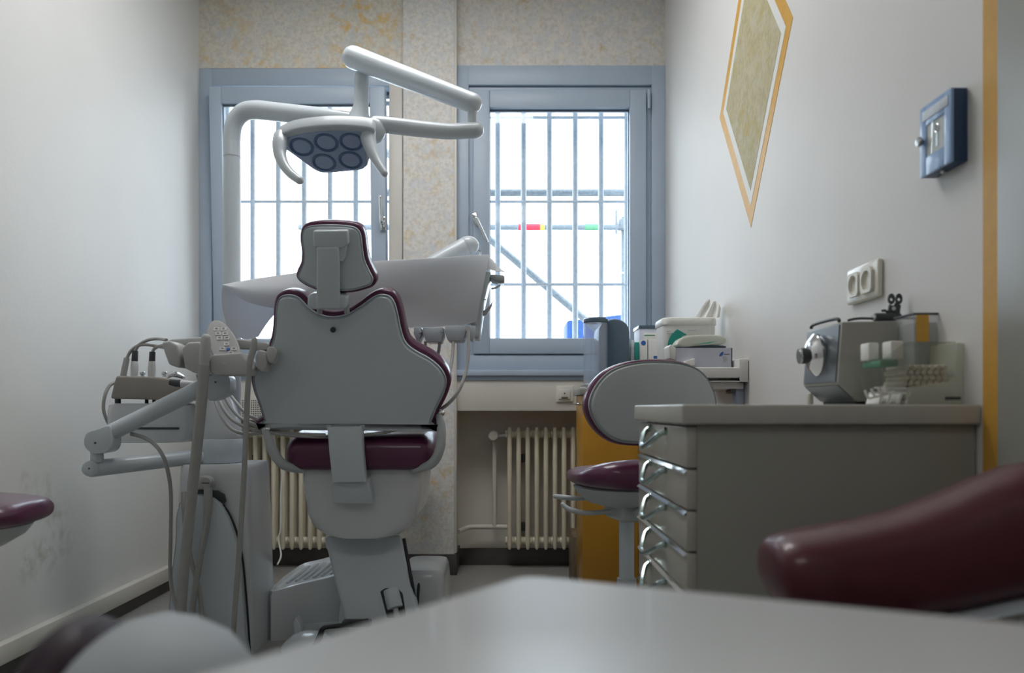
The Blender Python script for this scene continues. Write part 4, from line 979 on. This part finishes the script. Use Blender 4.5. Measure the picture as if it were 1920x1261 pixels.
B().tube([W(315, 706, d+.01), W(322, 701, d+.01), W(332, 702, d+.01), W(344, 707, d+.01)], [.006, .010, .010, .006], 12, 4, round_ends=True).build('chrome_head', 'chrome', o)
for k, (L, lb) in enumerate((([(424, 730, 2.75), (441, 752, 2.72), (462, 775, 2.68), (490, 790, 2.66), (520, 806, 2.70)], 'topmost of the grey supply hoses running from the arm joint behind the chair back'),
          ([(418, 738, 2.75), (434, 765, 2.72), (455, 786, 2.68), (490, 800, 2.66), (545, 812, 2.64), (610, 815, 2.63)], 'grey supply hose second from top behind the chair back'),
          ([(408, 742, 2.75), (420, 768, 2.70), (440, 790, 2.67), (480, 806, 2.65), (560, 817, 2.625), (640, 818, 2.66), (710, 812, 2.64), (750, 803, 2.66)], 'lowest grey supply hose sagging from the arm joint across the seat'),
          ([(402, 746, 2.75), (415, 780, 2.70), (437, 806, 2.66), (465, 813, 2.65), (497, 811, 2.65), (540, 812, 2.69)], 'innermost grey supply hose curling tightly below the arm joint'))):
    hose(lb, L, .0055, name='supply_hose')

# ------------------------------------------------------------------ dental lamp
dl_ = thing('dental_lamp', 'white dental operating lamp on a bent pole above the chair', 'lamp', (X(435, 2.95), 2.95, .65))
d = 2.95
px_ = X(435, d)
B().tube([V((px_, d, .652)), V((px_, d, 1.20)), W(435, 300, d), W(435, 262, d), W(439, 232, d-.005), W(454, 212, d-.01), W(478, 206, d-.02), W(520, 210, d-.04), W(600, 219, d-.08), W(672, 228, d-.12)], [.032, .032, .0305, .0305, .031, .033, .034, .0335, .033, .030], 22, 6, round_ends=True).build('pole', 'shell_white', dl_)
B().cyl((px_, d, Z(294, d)-.0015), (px_, d, Z(294, d)+.0015), .0312, seg=22).build('pole_seam', 'shell_grey', dl_)
dp = 2.82
B().tube([W(672, 238, dp), W(674, 218, dp), W(677, 198, dp), W(678, 175, dp), W(678, 148, dp), W(678, 141, dp)], [.050, .036, .0265, .0255, .0255, .022], 20, 4, round_ends=True).build('riser', 'shell_white', dl_)
B().tube([W(678, 146, dp), W(680, 126, dp)], [.0165, .0165], 18).build('riser_pin', 'shell_white', dl_)
e0, e1 = W(663, 108, dp-.02), W(886, 193, dp-.10)
sa_ = B().tube([e0, e1], [.0400, .033], 24, round_ends=True).build('spring_arm', 'shell_white', dl_)
ad = (e1-e0).normalized()
B().cyl(W(661, 107, dp-.045), W(663, 108, dp-.02), .026, .034, 22, .004).build('end_cap', 'shell_grey', sa_)
B().cyl(W(885, 196, dp-.10), W(885, 236, dp-.10), .0155, seg=18).build('link_pin', 'shell_white', dl_)
B().tube([W(893, 244, dp-.10), W(880, 244.5, dp-.10), W(840, 246, dp-.11), W(790, 242, dp-.15), W(740, 236, dp-.20), W(705, 233, dp-.22)], [.0265, .0265, .0265, .0265, .0265, .0265], 22, 4, round_ends=True).build('lower_arm', 'shell_white', dl_)
B().cyl(W(895, 244, dp-.10), W(899, 244, dp-.10), .022, seg=20, bevel=.003).build('arm_cap', 'shell_white', dl_)
pnl = V((0, -.454, -.891)).normalized(); pn0 = W(625, 283, 2.56)
face = [(527, 268), (540, 257), (570, 250), (612, 245), (655, 245), (679, 249), (684, 270), (687, 297), (686, 309), (677, 316), (650, 319), (610, 322), (594, 317), (566, 299), (542, 281)]
hsg = [(518, 262), (521, 255), (542, 245), (575, 238.5), (620, 235), (660, 236), (690, 239), (703, 246), (701, 262), (696, 284), (691, 304), (684, 315), (650, 321), (610, 325), (590, 319.5), (564, 301), (540, 284), (522, 272)]
H3 = cr([PL(px, py, pn0, pnl) for px, py in hsg], 4, True); F3 = cr([PL(px, py, pn0, pnl)+pnl*.003 for px, py in face], 4, True)
B().pad(H3, -pnl, .055, .030, dome=.022, r0=.006).build('head_housing', 'shell_white', dl_)
lp = B().pad([p-pnl*.008 for p in F3], pnl, .010, .003).build('light_panel', 'lens_panel', dl_)
u_ = V((1, 0, 0)); v_ = pnl.cross(u_).normalized()
for cx, cy, rx in ((566, 273, 23), (612, 265, 23), (659, 263.5, 22.5), (608, 302.5, 22.5), (657.5, 298, 22.5)):
    c_ = PL(cx, cy, pn0, pnl)+pnl*.0045; r = rx/F*(c_.y)
    rs = [[c_+(u_*math.cos(a)+v_*math.sin(a))*r*k+pnl*h for a in [2*math.pi*i/28 for i in range(28)]] for k, h in ((1, -.002), (1, .0025), (.94, .0035), (.90, .0015), (.55, -.0006), (.05, -.001))]
    B().rings(rs).build('lens', 'lens_glass', lp)
for L, rr, nm in (([(527, 257), (525, 270), (525, 290), (533, 310), (546, 326), (562, 338)], [.024, .024, .019, .016, .014, .0125], 0), ([(689, 246), (691, 262), (697, 282), (707, 303), (721, 325)], [.026, .024, .019, .014, .011], 1)):
    n_ = len(L)
    B().tube([W(px, py, 2.52-.02*i) for i, (px, py) in enumerate(L)], rr, 14, 4, round_ends=True).build('grip_handle', 'shell_white', dl_)
B().ell(W(704, 244, 2.60), .034, .035, .042).build('swivel_joint', 'shell_white', dl_)
for px in (637, 648): B().cyl(PL(px, 317, pn0, pnl)+pnl*.001, PL(px, 317, pn0, pnl)+pnl*.004, .003, seg=8).build('sensor', 'dark_grey', lp)

# ------------------------------------------------------------------ delivery unit with paper cover, right of the chair
de = thing('delivery_unit', 'instrument delivery table under white paper right of the chair', 'instrument table', (-.1, 2.9, 1.1))
d = 2.80
zt1 = Z(498, d)
B().box((X(560, d), d+.035, Z(520, d)), (X(912, d), d+.30, zt1-.004), .008).build('tray_top', 'shell_white', de)
B().prism([W(px, py, d+.012) for px, py in ((560, 520), (905, 508), (884, 606), (600, 606))], (0, .05, 0), .006).build('front_panel', 'shell_white', de)
B().prism([W(px, py, d+.004) for px, py in ((903, 508), (921, 508), (908, 562), (898, 632), (880, 632), (884, 600))], (0, .16, 0), .006).build('end_panel', 'shell_white', de)
B().box((X(902, d), d-.0, Z(562, d)), (X(912, d), d+.006, Z(560.6, d)), .0005).build('panel_joint', 'steel_paint', de)
B().prism([W(px, py, d+.02) for px, py in ((917, 514), (942, 515), (946, 517), (946, 526), (938, 527), (920, 522))], (0, .10, 0), .003).build('tray_lip', 'shell_grey', de)
B().tube([W(921, 541, d+.03), W(930, 539, d+.03), W(938, 534, d+.03)], .0035, 8, 3).build('hook', 'steel_paint', de)
B().prism([W(px, py, d+.05) for px, py in ((906, 583), (914, 577), (920, 570), (924, 561), (922, 573), (917, 582), (912, 588), (905, 591))], (0, .03, 0), .001).build('silver_grip', 'brushed', de)
lugs = ((775, 790, 612, 638), (793, 831, 613, 641), (834, 873, 610, 639), (875, 892, 610, 637))
for i, (a, c_, t_, b_) in enumerate(lugs):
    B().prism([W(px, py, d-.02) for px, py in ((a, t_), (c_, t_), (c_, t_+14), (c_-5, b_), (a+6, b_), (a, t_+12))], (0, .10, 0), .004).build('holder_lug', 'shell_white', de)
for px, py in ((788, 621), (828, 620), (875, 618)):
    B().cyl(W(px, py, d-.025), W(px, py+4, d-.01), .0055, seg=12).build('chrome_bush', 'chrome', de)
B().tube([W(872, 463, d+.20), W(820, 492, d+.17), W(780, 515, d+.14)], [.036, .034, .034], 22, round_ends=True).build('spring_arm', 'shell_white', de)
B().ell(W(878, 460, d+.20), .040, .036, .036).build('arm_joint', 'shell_white', de)
B().tube([W(898, 469, d+.18), W(901, 473, d+.17), W(899, 477, d+.17)], .003, 6, 3).build('arm_hook', 'chrome', de)
B().cyl(W(800, 508, d+.17), W(800, 545, d+.17), .03, seg=20).build('arm_pin', 'shell_white', de)
for L, lb in (([(798, 640, 2.79), (796, 655, 2.80), (792, 672, 2.84)], 'short grey instrument hose nearest the chair back shoulder'), ([(825, 640, 2.79), (822, 660, 2.80), (818, 682, 2.84)], 'second grey instrument hose dropping behind the chair back'),
          ([(850, 638, 2.79), (848, 670, 2.75), (841, 706, 2.70), (830, 740, 2.66), (815, 768, 2.68), (795, 785, 2.74)], 'grey instrument hose curving in to the chair back corner'), ([(877, 612, 2.78), (879, 640, 2.76), (875, 690, 2.72), (862, 728, 2.68), (842, 755, 2.67), (818, 772, 2.69), (795, 788, 2.75)], 'outermost grey instrument hose looping below the tray end')):
    hose(lb, L, .0058, name='instrument_hose')
# paper cover draped over the table
T = [(417, 533), (450, 527), (480, 522), (540, 514), (600, 505), (700, 491), (780, 486), (850, 482), (890, 479), (917, 478)]
Bt = [(419, 535), (450, 559), (480, 571), (545, 584), (600, 596), (700, 611), (780, 614), (840, 611), (878, 607), (894, 601)]
rows = []
for i, ((a, b_), (c_, e)) in enumerate(zip(T, Bt)):
    dd = 2.80-(.06 if i == 0 else 0)*0
    mid = lambda t: W(a+(c_-a)*t, b_+(e-b_)*t, d-.010+.012*math.sin(i*1.1+t*2)*.5-.02*math.sin(t*math.pi)*(1 if i < 4 else .3))
    back = W(a+2, b_+(6 if i > 2 else 4), d+.26) if i > 2 else W(a+4, b_+2, d+.10)
    back.z = W(a, b_, d).z-(.004 if i > 2 else .0)
    rows.append([back, (back+W(a, b_, d+.03))/2+V((0, 0, .003)), W(a, b_+.5, d+.02), W(a*.98+c_*.02, b_+(e-b_)*.03, d-.004), mid(.35), mid(.7), W(c_, e, d-.014)])
pc = thing('paper_cover', 'white paper sheet draped over the instrument table behind the headrest', 'paper', W(700, 490, d))
q = B(); sheet(q, patch(rows, 5, 5), .0012); q.build('front_drape', 'paper', pc, ang=80)
rb = [[W(416, 537, 2.82), W(450, 541, 2.85), W(500, 548, 2.88), W(560, 550, 2.92)], [W(416, 575, 2.83), W(440, 588, 2.85), W(472, 598, 2.88), W(512, 592, 2.90)], [W(427, 618, 2.82), W(440, 626, 2.83), W(460, 636, 2.85), W(484, 631, 2.88)]]
q = B(); sheet(q, patch(rb, 5, 5), .0012); q.build('rear_drape', 'paper', pc, ang=80)
fl = [[W(905, 480, d+.005), W(913, 479, d+.06), W(925, 488, d+.10), W(932, 500, d+.14)], [W(904, 500, d), W(918, 489, d+.02), W(932, 500, d+.05), W(945, 508, d+.08)], [W(904, 506, d), W(918, 505, d), W(932, 508, d+.02), W(954, 509.5, d+.05)]]
q = B(); sheet(q, patch(fl, 4, 4), .0012); q.build('corner_fold', 'paper', pc, ang=80)

# ------------------------------------------------------------------ stools
def lz(n=0): return None
def make_stool(label, seat_h, leather, levers=True):
    r = thing('treatment_stool', label, 'stool', (0, 0, 0), 'purple treatment stools')
    # saddle seat: cross-sections from the front edge (y+) to the raised rear (y-)
    q = B(); rs = []
    for y, w, zt_, zb_ in ((.208, .10, -.026, -.046), (.204, .22, -.014, -.056), (.18, .30, -.006, -.062), (.13, .37, .0, -.066), (.05, .41, .004, -.066), (-.05, .42, .012, -.066), (-.12, .40, .030, -.066), (-.17, .34, .036, -.060), (-.20, .26, .020, -.054), (-.21, .16, -.010, -.045)):
        mid, hh = (zt_+zb_)/2, (zt_-zb_)/2
        ring = [V((w*.44*math.copysign(abs(math.cos(t))**.75, math.cos(t)), y, seat_h+mid+hh*math.copysign(abs(math.sin(t))**.7, math.sin(t)))) for t in [2*math.pi*i/28 for i in range(28)]]
        rs.append(ring)
    q.rings(rs); q.build('seat_cushion', leather, r, ang=60)
    q = B(); q.rings([[V((math.cos(a)*rx, math.sin(a)*ry, seat_h+z)) for a in [2*math.pi*i/32 for i in range(32)]] for rx, ry, z in ((.07, .08, -.125), (.12, .13, -.112), (.155, .175, -.085), (.170, .192, -.062), (.160, .182, -.055))]); q.build('seat_shell', 'shell_grey', r)
    B().box((-.055, -.10, seat_h-.165), (.055, .07, seat_h-.105), .012, 3).build('mechanism', 'shell_grey', r)
    for s, L in () if not levers else ((1, [(.05, .02, -.13), (.11, .07, -.14), (.18, .12, -.138), (.205, .15, -.128)]), (-1, [(-.05, .05, -.10), (-.12, .09, -.108), (-.18, .12, -.106), (-.20, .14, -.104)]), (-1, [(-.05, .0, -.14), (-.12, .03, -.148), (-.17, .06, -.140), (-.19, .08, -.124)])):
        B().tube([V((a, b_, seat_h+c_)) for a, b_, c_ in L], [.008, .008, .009, .007], 10, 4, round_ends=True).build('lever', 'shell_grey', r)
    B().cyl((0, 0, .14), (0, 0, seat_h-.16), .024, seg=22).build('gas_column', 'shell_white', r)
    B().cyl((0, 0, .10), (0, 0, .30), .031, seg=22, bevel=.004).build('column_sleeve', 'shell_grey', r)
    hub = B().lathe([(.03, 0), (.045, .005), (.045, .04), (.032, .06)], (0, 0, .085), (0, 0, 1), 20).build('base_hub', 'shell_grey', r)
    for k in range(5):
        a = 2*math.pi*k/5+.3; c_, s_ = math.cos(a), math.sin(a)
        lg = B().tube([V((c_*.03, s_*.03, .115)), V((c_*.15, s_*.15, .10)), V((c_*.255, s_*.255, .075))], [.020, .017, .012], 10, round_ends=True).build('leg', 'shell_grey', r)
        qq = B(); t_ = V((-s_, c_, 0)); o_ = V((c_*.255, s_*.255, .027))
        for sg in (-1, 1): qq.cyl(o_+t_*sg*.006, o_+t_*sg*.024, .026, seg=18, bevel=.004)
        qq.cyl(o_+V((0, 0, .0)), o_+V((0, 0, .045)), .006, seg=8); qq.build('caster', 'dark_grey', lg)
    # back: curved pad carried by a stem behind the seat
    B().tube([V((0, -.06, seat_h-.13)), V((0, -.20, seat_h-.135)), V((0, -.275, seat_h-.10)), V((0, -.285, seat_h+.02)), V((0, -.262, seat_h+.16))], [.020, .018, .018, .017, .016], 12, 5).build('back_stem', 'shell_grey', r)
    ol = [(-.225, .17), (-.215, .235), (-.17, .30), (-.10, .332), (0, .342), (.10, .332), (.17, .30), (.215, .235), (.225, .17), (.195, .10), (.14, .055), (.05, .045), (-.05, .045), (-.14, .055), (-.195, .10)]
    O = cr([V((a*.89, -.245, seat_h+.085+(b_-.045)*.81)) for a, b_ in ol], 4, True)
    bow = lambda p: (p.x**2)*1.0
    bowm = lambda p: -(p.x**2)*1.0
    B().pad(O, (0, -1, 0), .022, .014, dome=.006, bow=bowm).build('back_shell', 'shell_grey', r)
    B().pad([p-V((0, .004, 0)) for p in O], (0, 1, 0), .050, .026, grow=.006, r0=.010, dome=.006, bow=bow).build('back_cushion', leather, r)
    return r
st0 = make_stool('purple and grey treatment stool between yellow cabinet and drawer cabinet', .655, 'purple_leather')
st0.location = (.375, 2.57, 0); st0.rotation_euler = (0, 0, math.radians(13))
st1 = make_stool('purple treatment stool cut off by the left edge of the photo beside the left wall', .648, 'purple_leather', False); st1.location = (-1.262, 1.76, 0); st1.rotation_euler = (0, 0, math.radians(-84))
r5 = thing('support_stool', 'blurred grey shelled stool rest with dark purple pad in the near bottom left corner', 'stool', (-.36, .66, 0))
yc, zc = .60, .60
def oval(hy, hz, x): return [V((x, yc+hy*math.copysign(abs(math.cos(a))**.85, math.cos(a)), zc+hz*math.copysign(abs(math.sin(a))**.85, math.sin(a)))) for a in [2*math.pi*i/40 for i in range(40)]]
B().rings([oval(hy, hz, x) for hy, hz, x in ((.105, .074, -.306), (.108, .081, -.295), (.106, .086, -.275), (.100, .084, -.255), (.088, .074, -.228), (.065, .055, -.206), (.03, .025, -.194), (.004, .004, -.191))]).build('rest_shell', 'shell_matte', r5)
pc0 = W(112, 1268, .56)
B().ell((pc0.x, .585, pc0.z-.022), .032, .075, .056, None, 28).build('padded_rest', 'purple_matte', r5)
B().tube([V((-.27, .60, .55)), V((-.28, .61, .46)), V((-.33, .64, .42))], [.018, .018, .02], 12, 4).build('support_stem', 'shell_grey', r5)
B().rings([[V((-.40+.17*k*math.cos(a), .70+.17*k*math.sin(a), z)) for a in [2*math.pi*i/28 for i in range(28)]] for k, z in ((.6, .38), (.95, .39), (1, .41), (1, .44), (.93, .46), (.5, .465))]).build('seat_cushion', 'purple_leather', r5)
B().cyl((-.40, .70, .08), (-.40, .70, .385), .025, seg=20).build('gas_column', 'shell_white', r5)
for k in range(5):
    a = 2*math.pi*k/5+.6
    B().tube([V((-.40, .70, .11)), V((-.40+.15*math.cos(a), .70+.15*math.sin(a), .09)), V((-.40+.20*math.cos(a), .70+.20*math.sin(a), .07))], [.02, .016, .012], 10, round_ends=True).build('leg', 'shell_grey', r5)
    o_ = V((-.40+.20*math.cos(a), .70+.20*math.sin(a), .027)); t_ = V((-math.sin(a), math.cos(a), 0))
    B().cyl(o_-t_*.02, o_+t_*.02, .026, seg=16, bevel=.004).build('caster', 'dark_grey', r5)
# right foreground stool with wide wraparound rest
r4 = thing('support_stool', 'blurred maroon padded stool rest rising behind the white table at the right', 'stool', (.62, 1.02, 0))
d = 1.0
q = B(); rs = []
prof_ = [(1424, 1030, 1062), (1428, 1012, 1092), (1442, 1000, 1118), (1475, 991, 1133), (1530, 984, 1140), (1600, 974, 1146), (1680, 957, 1148), (1760, 930, 1140), (1830, 898, 1124), (1890, 874, 1113), (1950, 862, 1108), (2010, 870, 1104), (2060, 890, 1095), (2085, 930, 1070)]
for px, t_, b_ in prof_:
    x = X(px, d); z1, z0 = Z(t_, d), Z(b_, d); zc_, hz_ = (z0+z1)/2, (z1-z0)/2
    w_ = .075*min(1, hz_/.05)**.7
    yo = d-.10*((x-.55)/.3)**2*.5
    rs.append([V((x, yo+w_*math.copysign(abs(math.cos(a))**.8, math.cos(a)), zc_+hz_*math.copysign(abs(math.sin(a))**.8, math.sin(a)))) for a in [2*math.pi*i/24 for i in range(24)]])
q.rings(rs); q.build('padded_rest', 'maroon_leather', r4, ang=80)
sh_ = B(); rs = []
for px, t_, b_ in ((1690, 1140, 1143), (1730, 1132, 1148), (1800, 1118, 1140), (1860, 1104, 1130), (1940, 1090, 1122), (2030, 1080, 1115), (2080, 1075, 1100)):
    x = X(px, d); z1, z0 = Z(t_, d), Z(b_, d); zc_, hz_ = (z0+z1)/2, (z1-z0)/2
    rs.append([V((x, d-.02+.055*math.cos(a), zc_+hz_*math.sin(a))) for a in [2*math.pi*i/20 for i in range(20)]])
sh_.rings(rs); sh_.build('rest_shell', 'shell_white', r4)
B().tube([V((.66, .99, .61)), V((.66, 1.03, .50)), V((.64, 1.06, .44)), V((.60, 1.06, .42))], [.018, .018, .018, .02], 12, 4).build('support_stem', 'shell_grey', r4)
B().rings([[V((.60+.17*k*math.cos(a), 1.09+.17*k*math.sin(a), z)) for a in [2*math.pi*i/28 for i in range(28)]] for k, z in ((.6, .40), (.95, .41), (1, .43), (1, .46), (.93, .48), (.5, .485))]).build('seat_cushion', 'maroon_leather', r4)
B().cyl((.60, 1.09, .08), (.60, 1.09, .405), .025, seg=20).build('gas_column', 'shell_white', r4)
for k in range(5):
    a = 2*math.pi*k/5+.6
    lg = B().tube([V((.60, 1.09, .11)), V((.60+.15*math.cos(a), 1.09+.15*math.sin(a), .09)), V((.60+.17*math.cos(a), 1.09+.17*math.sin(a), .07))], [.02, .016, .012], 10, round_ends=True).build('leg', 'shell_grey', r4)
    o_ = V((.60+.17*math.cos(a), 1.09+.17*math.sin(a), .027)); t_ = V((-math.sin(a), math.cos(a), 0))
    B().cyl(o_-t_*.02, o_+t_*.02, .026, seg=16, bevel=.004).build('caster', 'dark_grey', lg)

# ------------------------------------------------------------------ white table in front of the camera
zT = .715
def onT(px, py):
    dd = (H-zT)*F/(py-VY); return V((X(px, dd), dd, zT))
pc_, pl_, pr_ = onT(982, 1077), onT(560, 1206), onT(1700, 1146)
dl1, dr1 = (pl_-pc_).normalized(), (pr_-pc_).normalized()
c1, c2 = pc_+dl1*1.0, pc_+dr1*.62
c3 = c1+dr1*.62
rnd = []
for p, a, b_ in ((pc_, c2, c1), (c1, pc_, c3), (c3, c1, c2), (c2, c3, pc_)):
    u1, u2 = (a-p).normalized(), (b_-p).normalized()
    for k in range(6):
        t = k/5; rnd.append(p+u1*.018*(1-t)**2+u2*.018*t**2)
tb_ = thing('white_table', 'white table top with rounded corner filling the bottom of the photo', 'table', ((c1+c2)/2).to_tuple()[:2]+(0,))
B().prism(rnd, (0, 0, -.028), .005, 3).build('tabletop', 'table_white', tb_)
for p in (pc_, c1, c2, c3):
    m_ = (pc_+c3)/2; q_ = p+(m_-p).normalized()*.12
    B().cyl((q_.x, q_.y, 0), (q_.x, q_.y, zT-.028), .020, seg=16).build('leg', 'brushed', tb_)
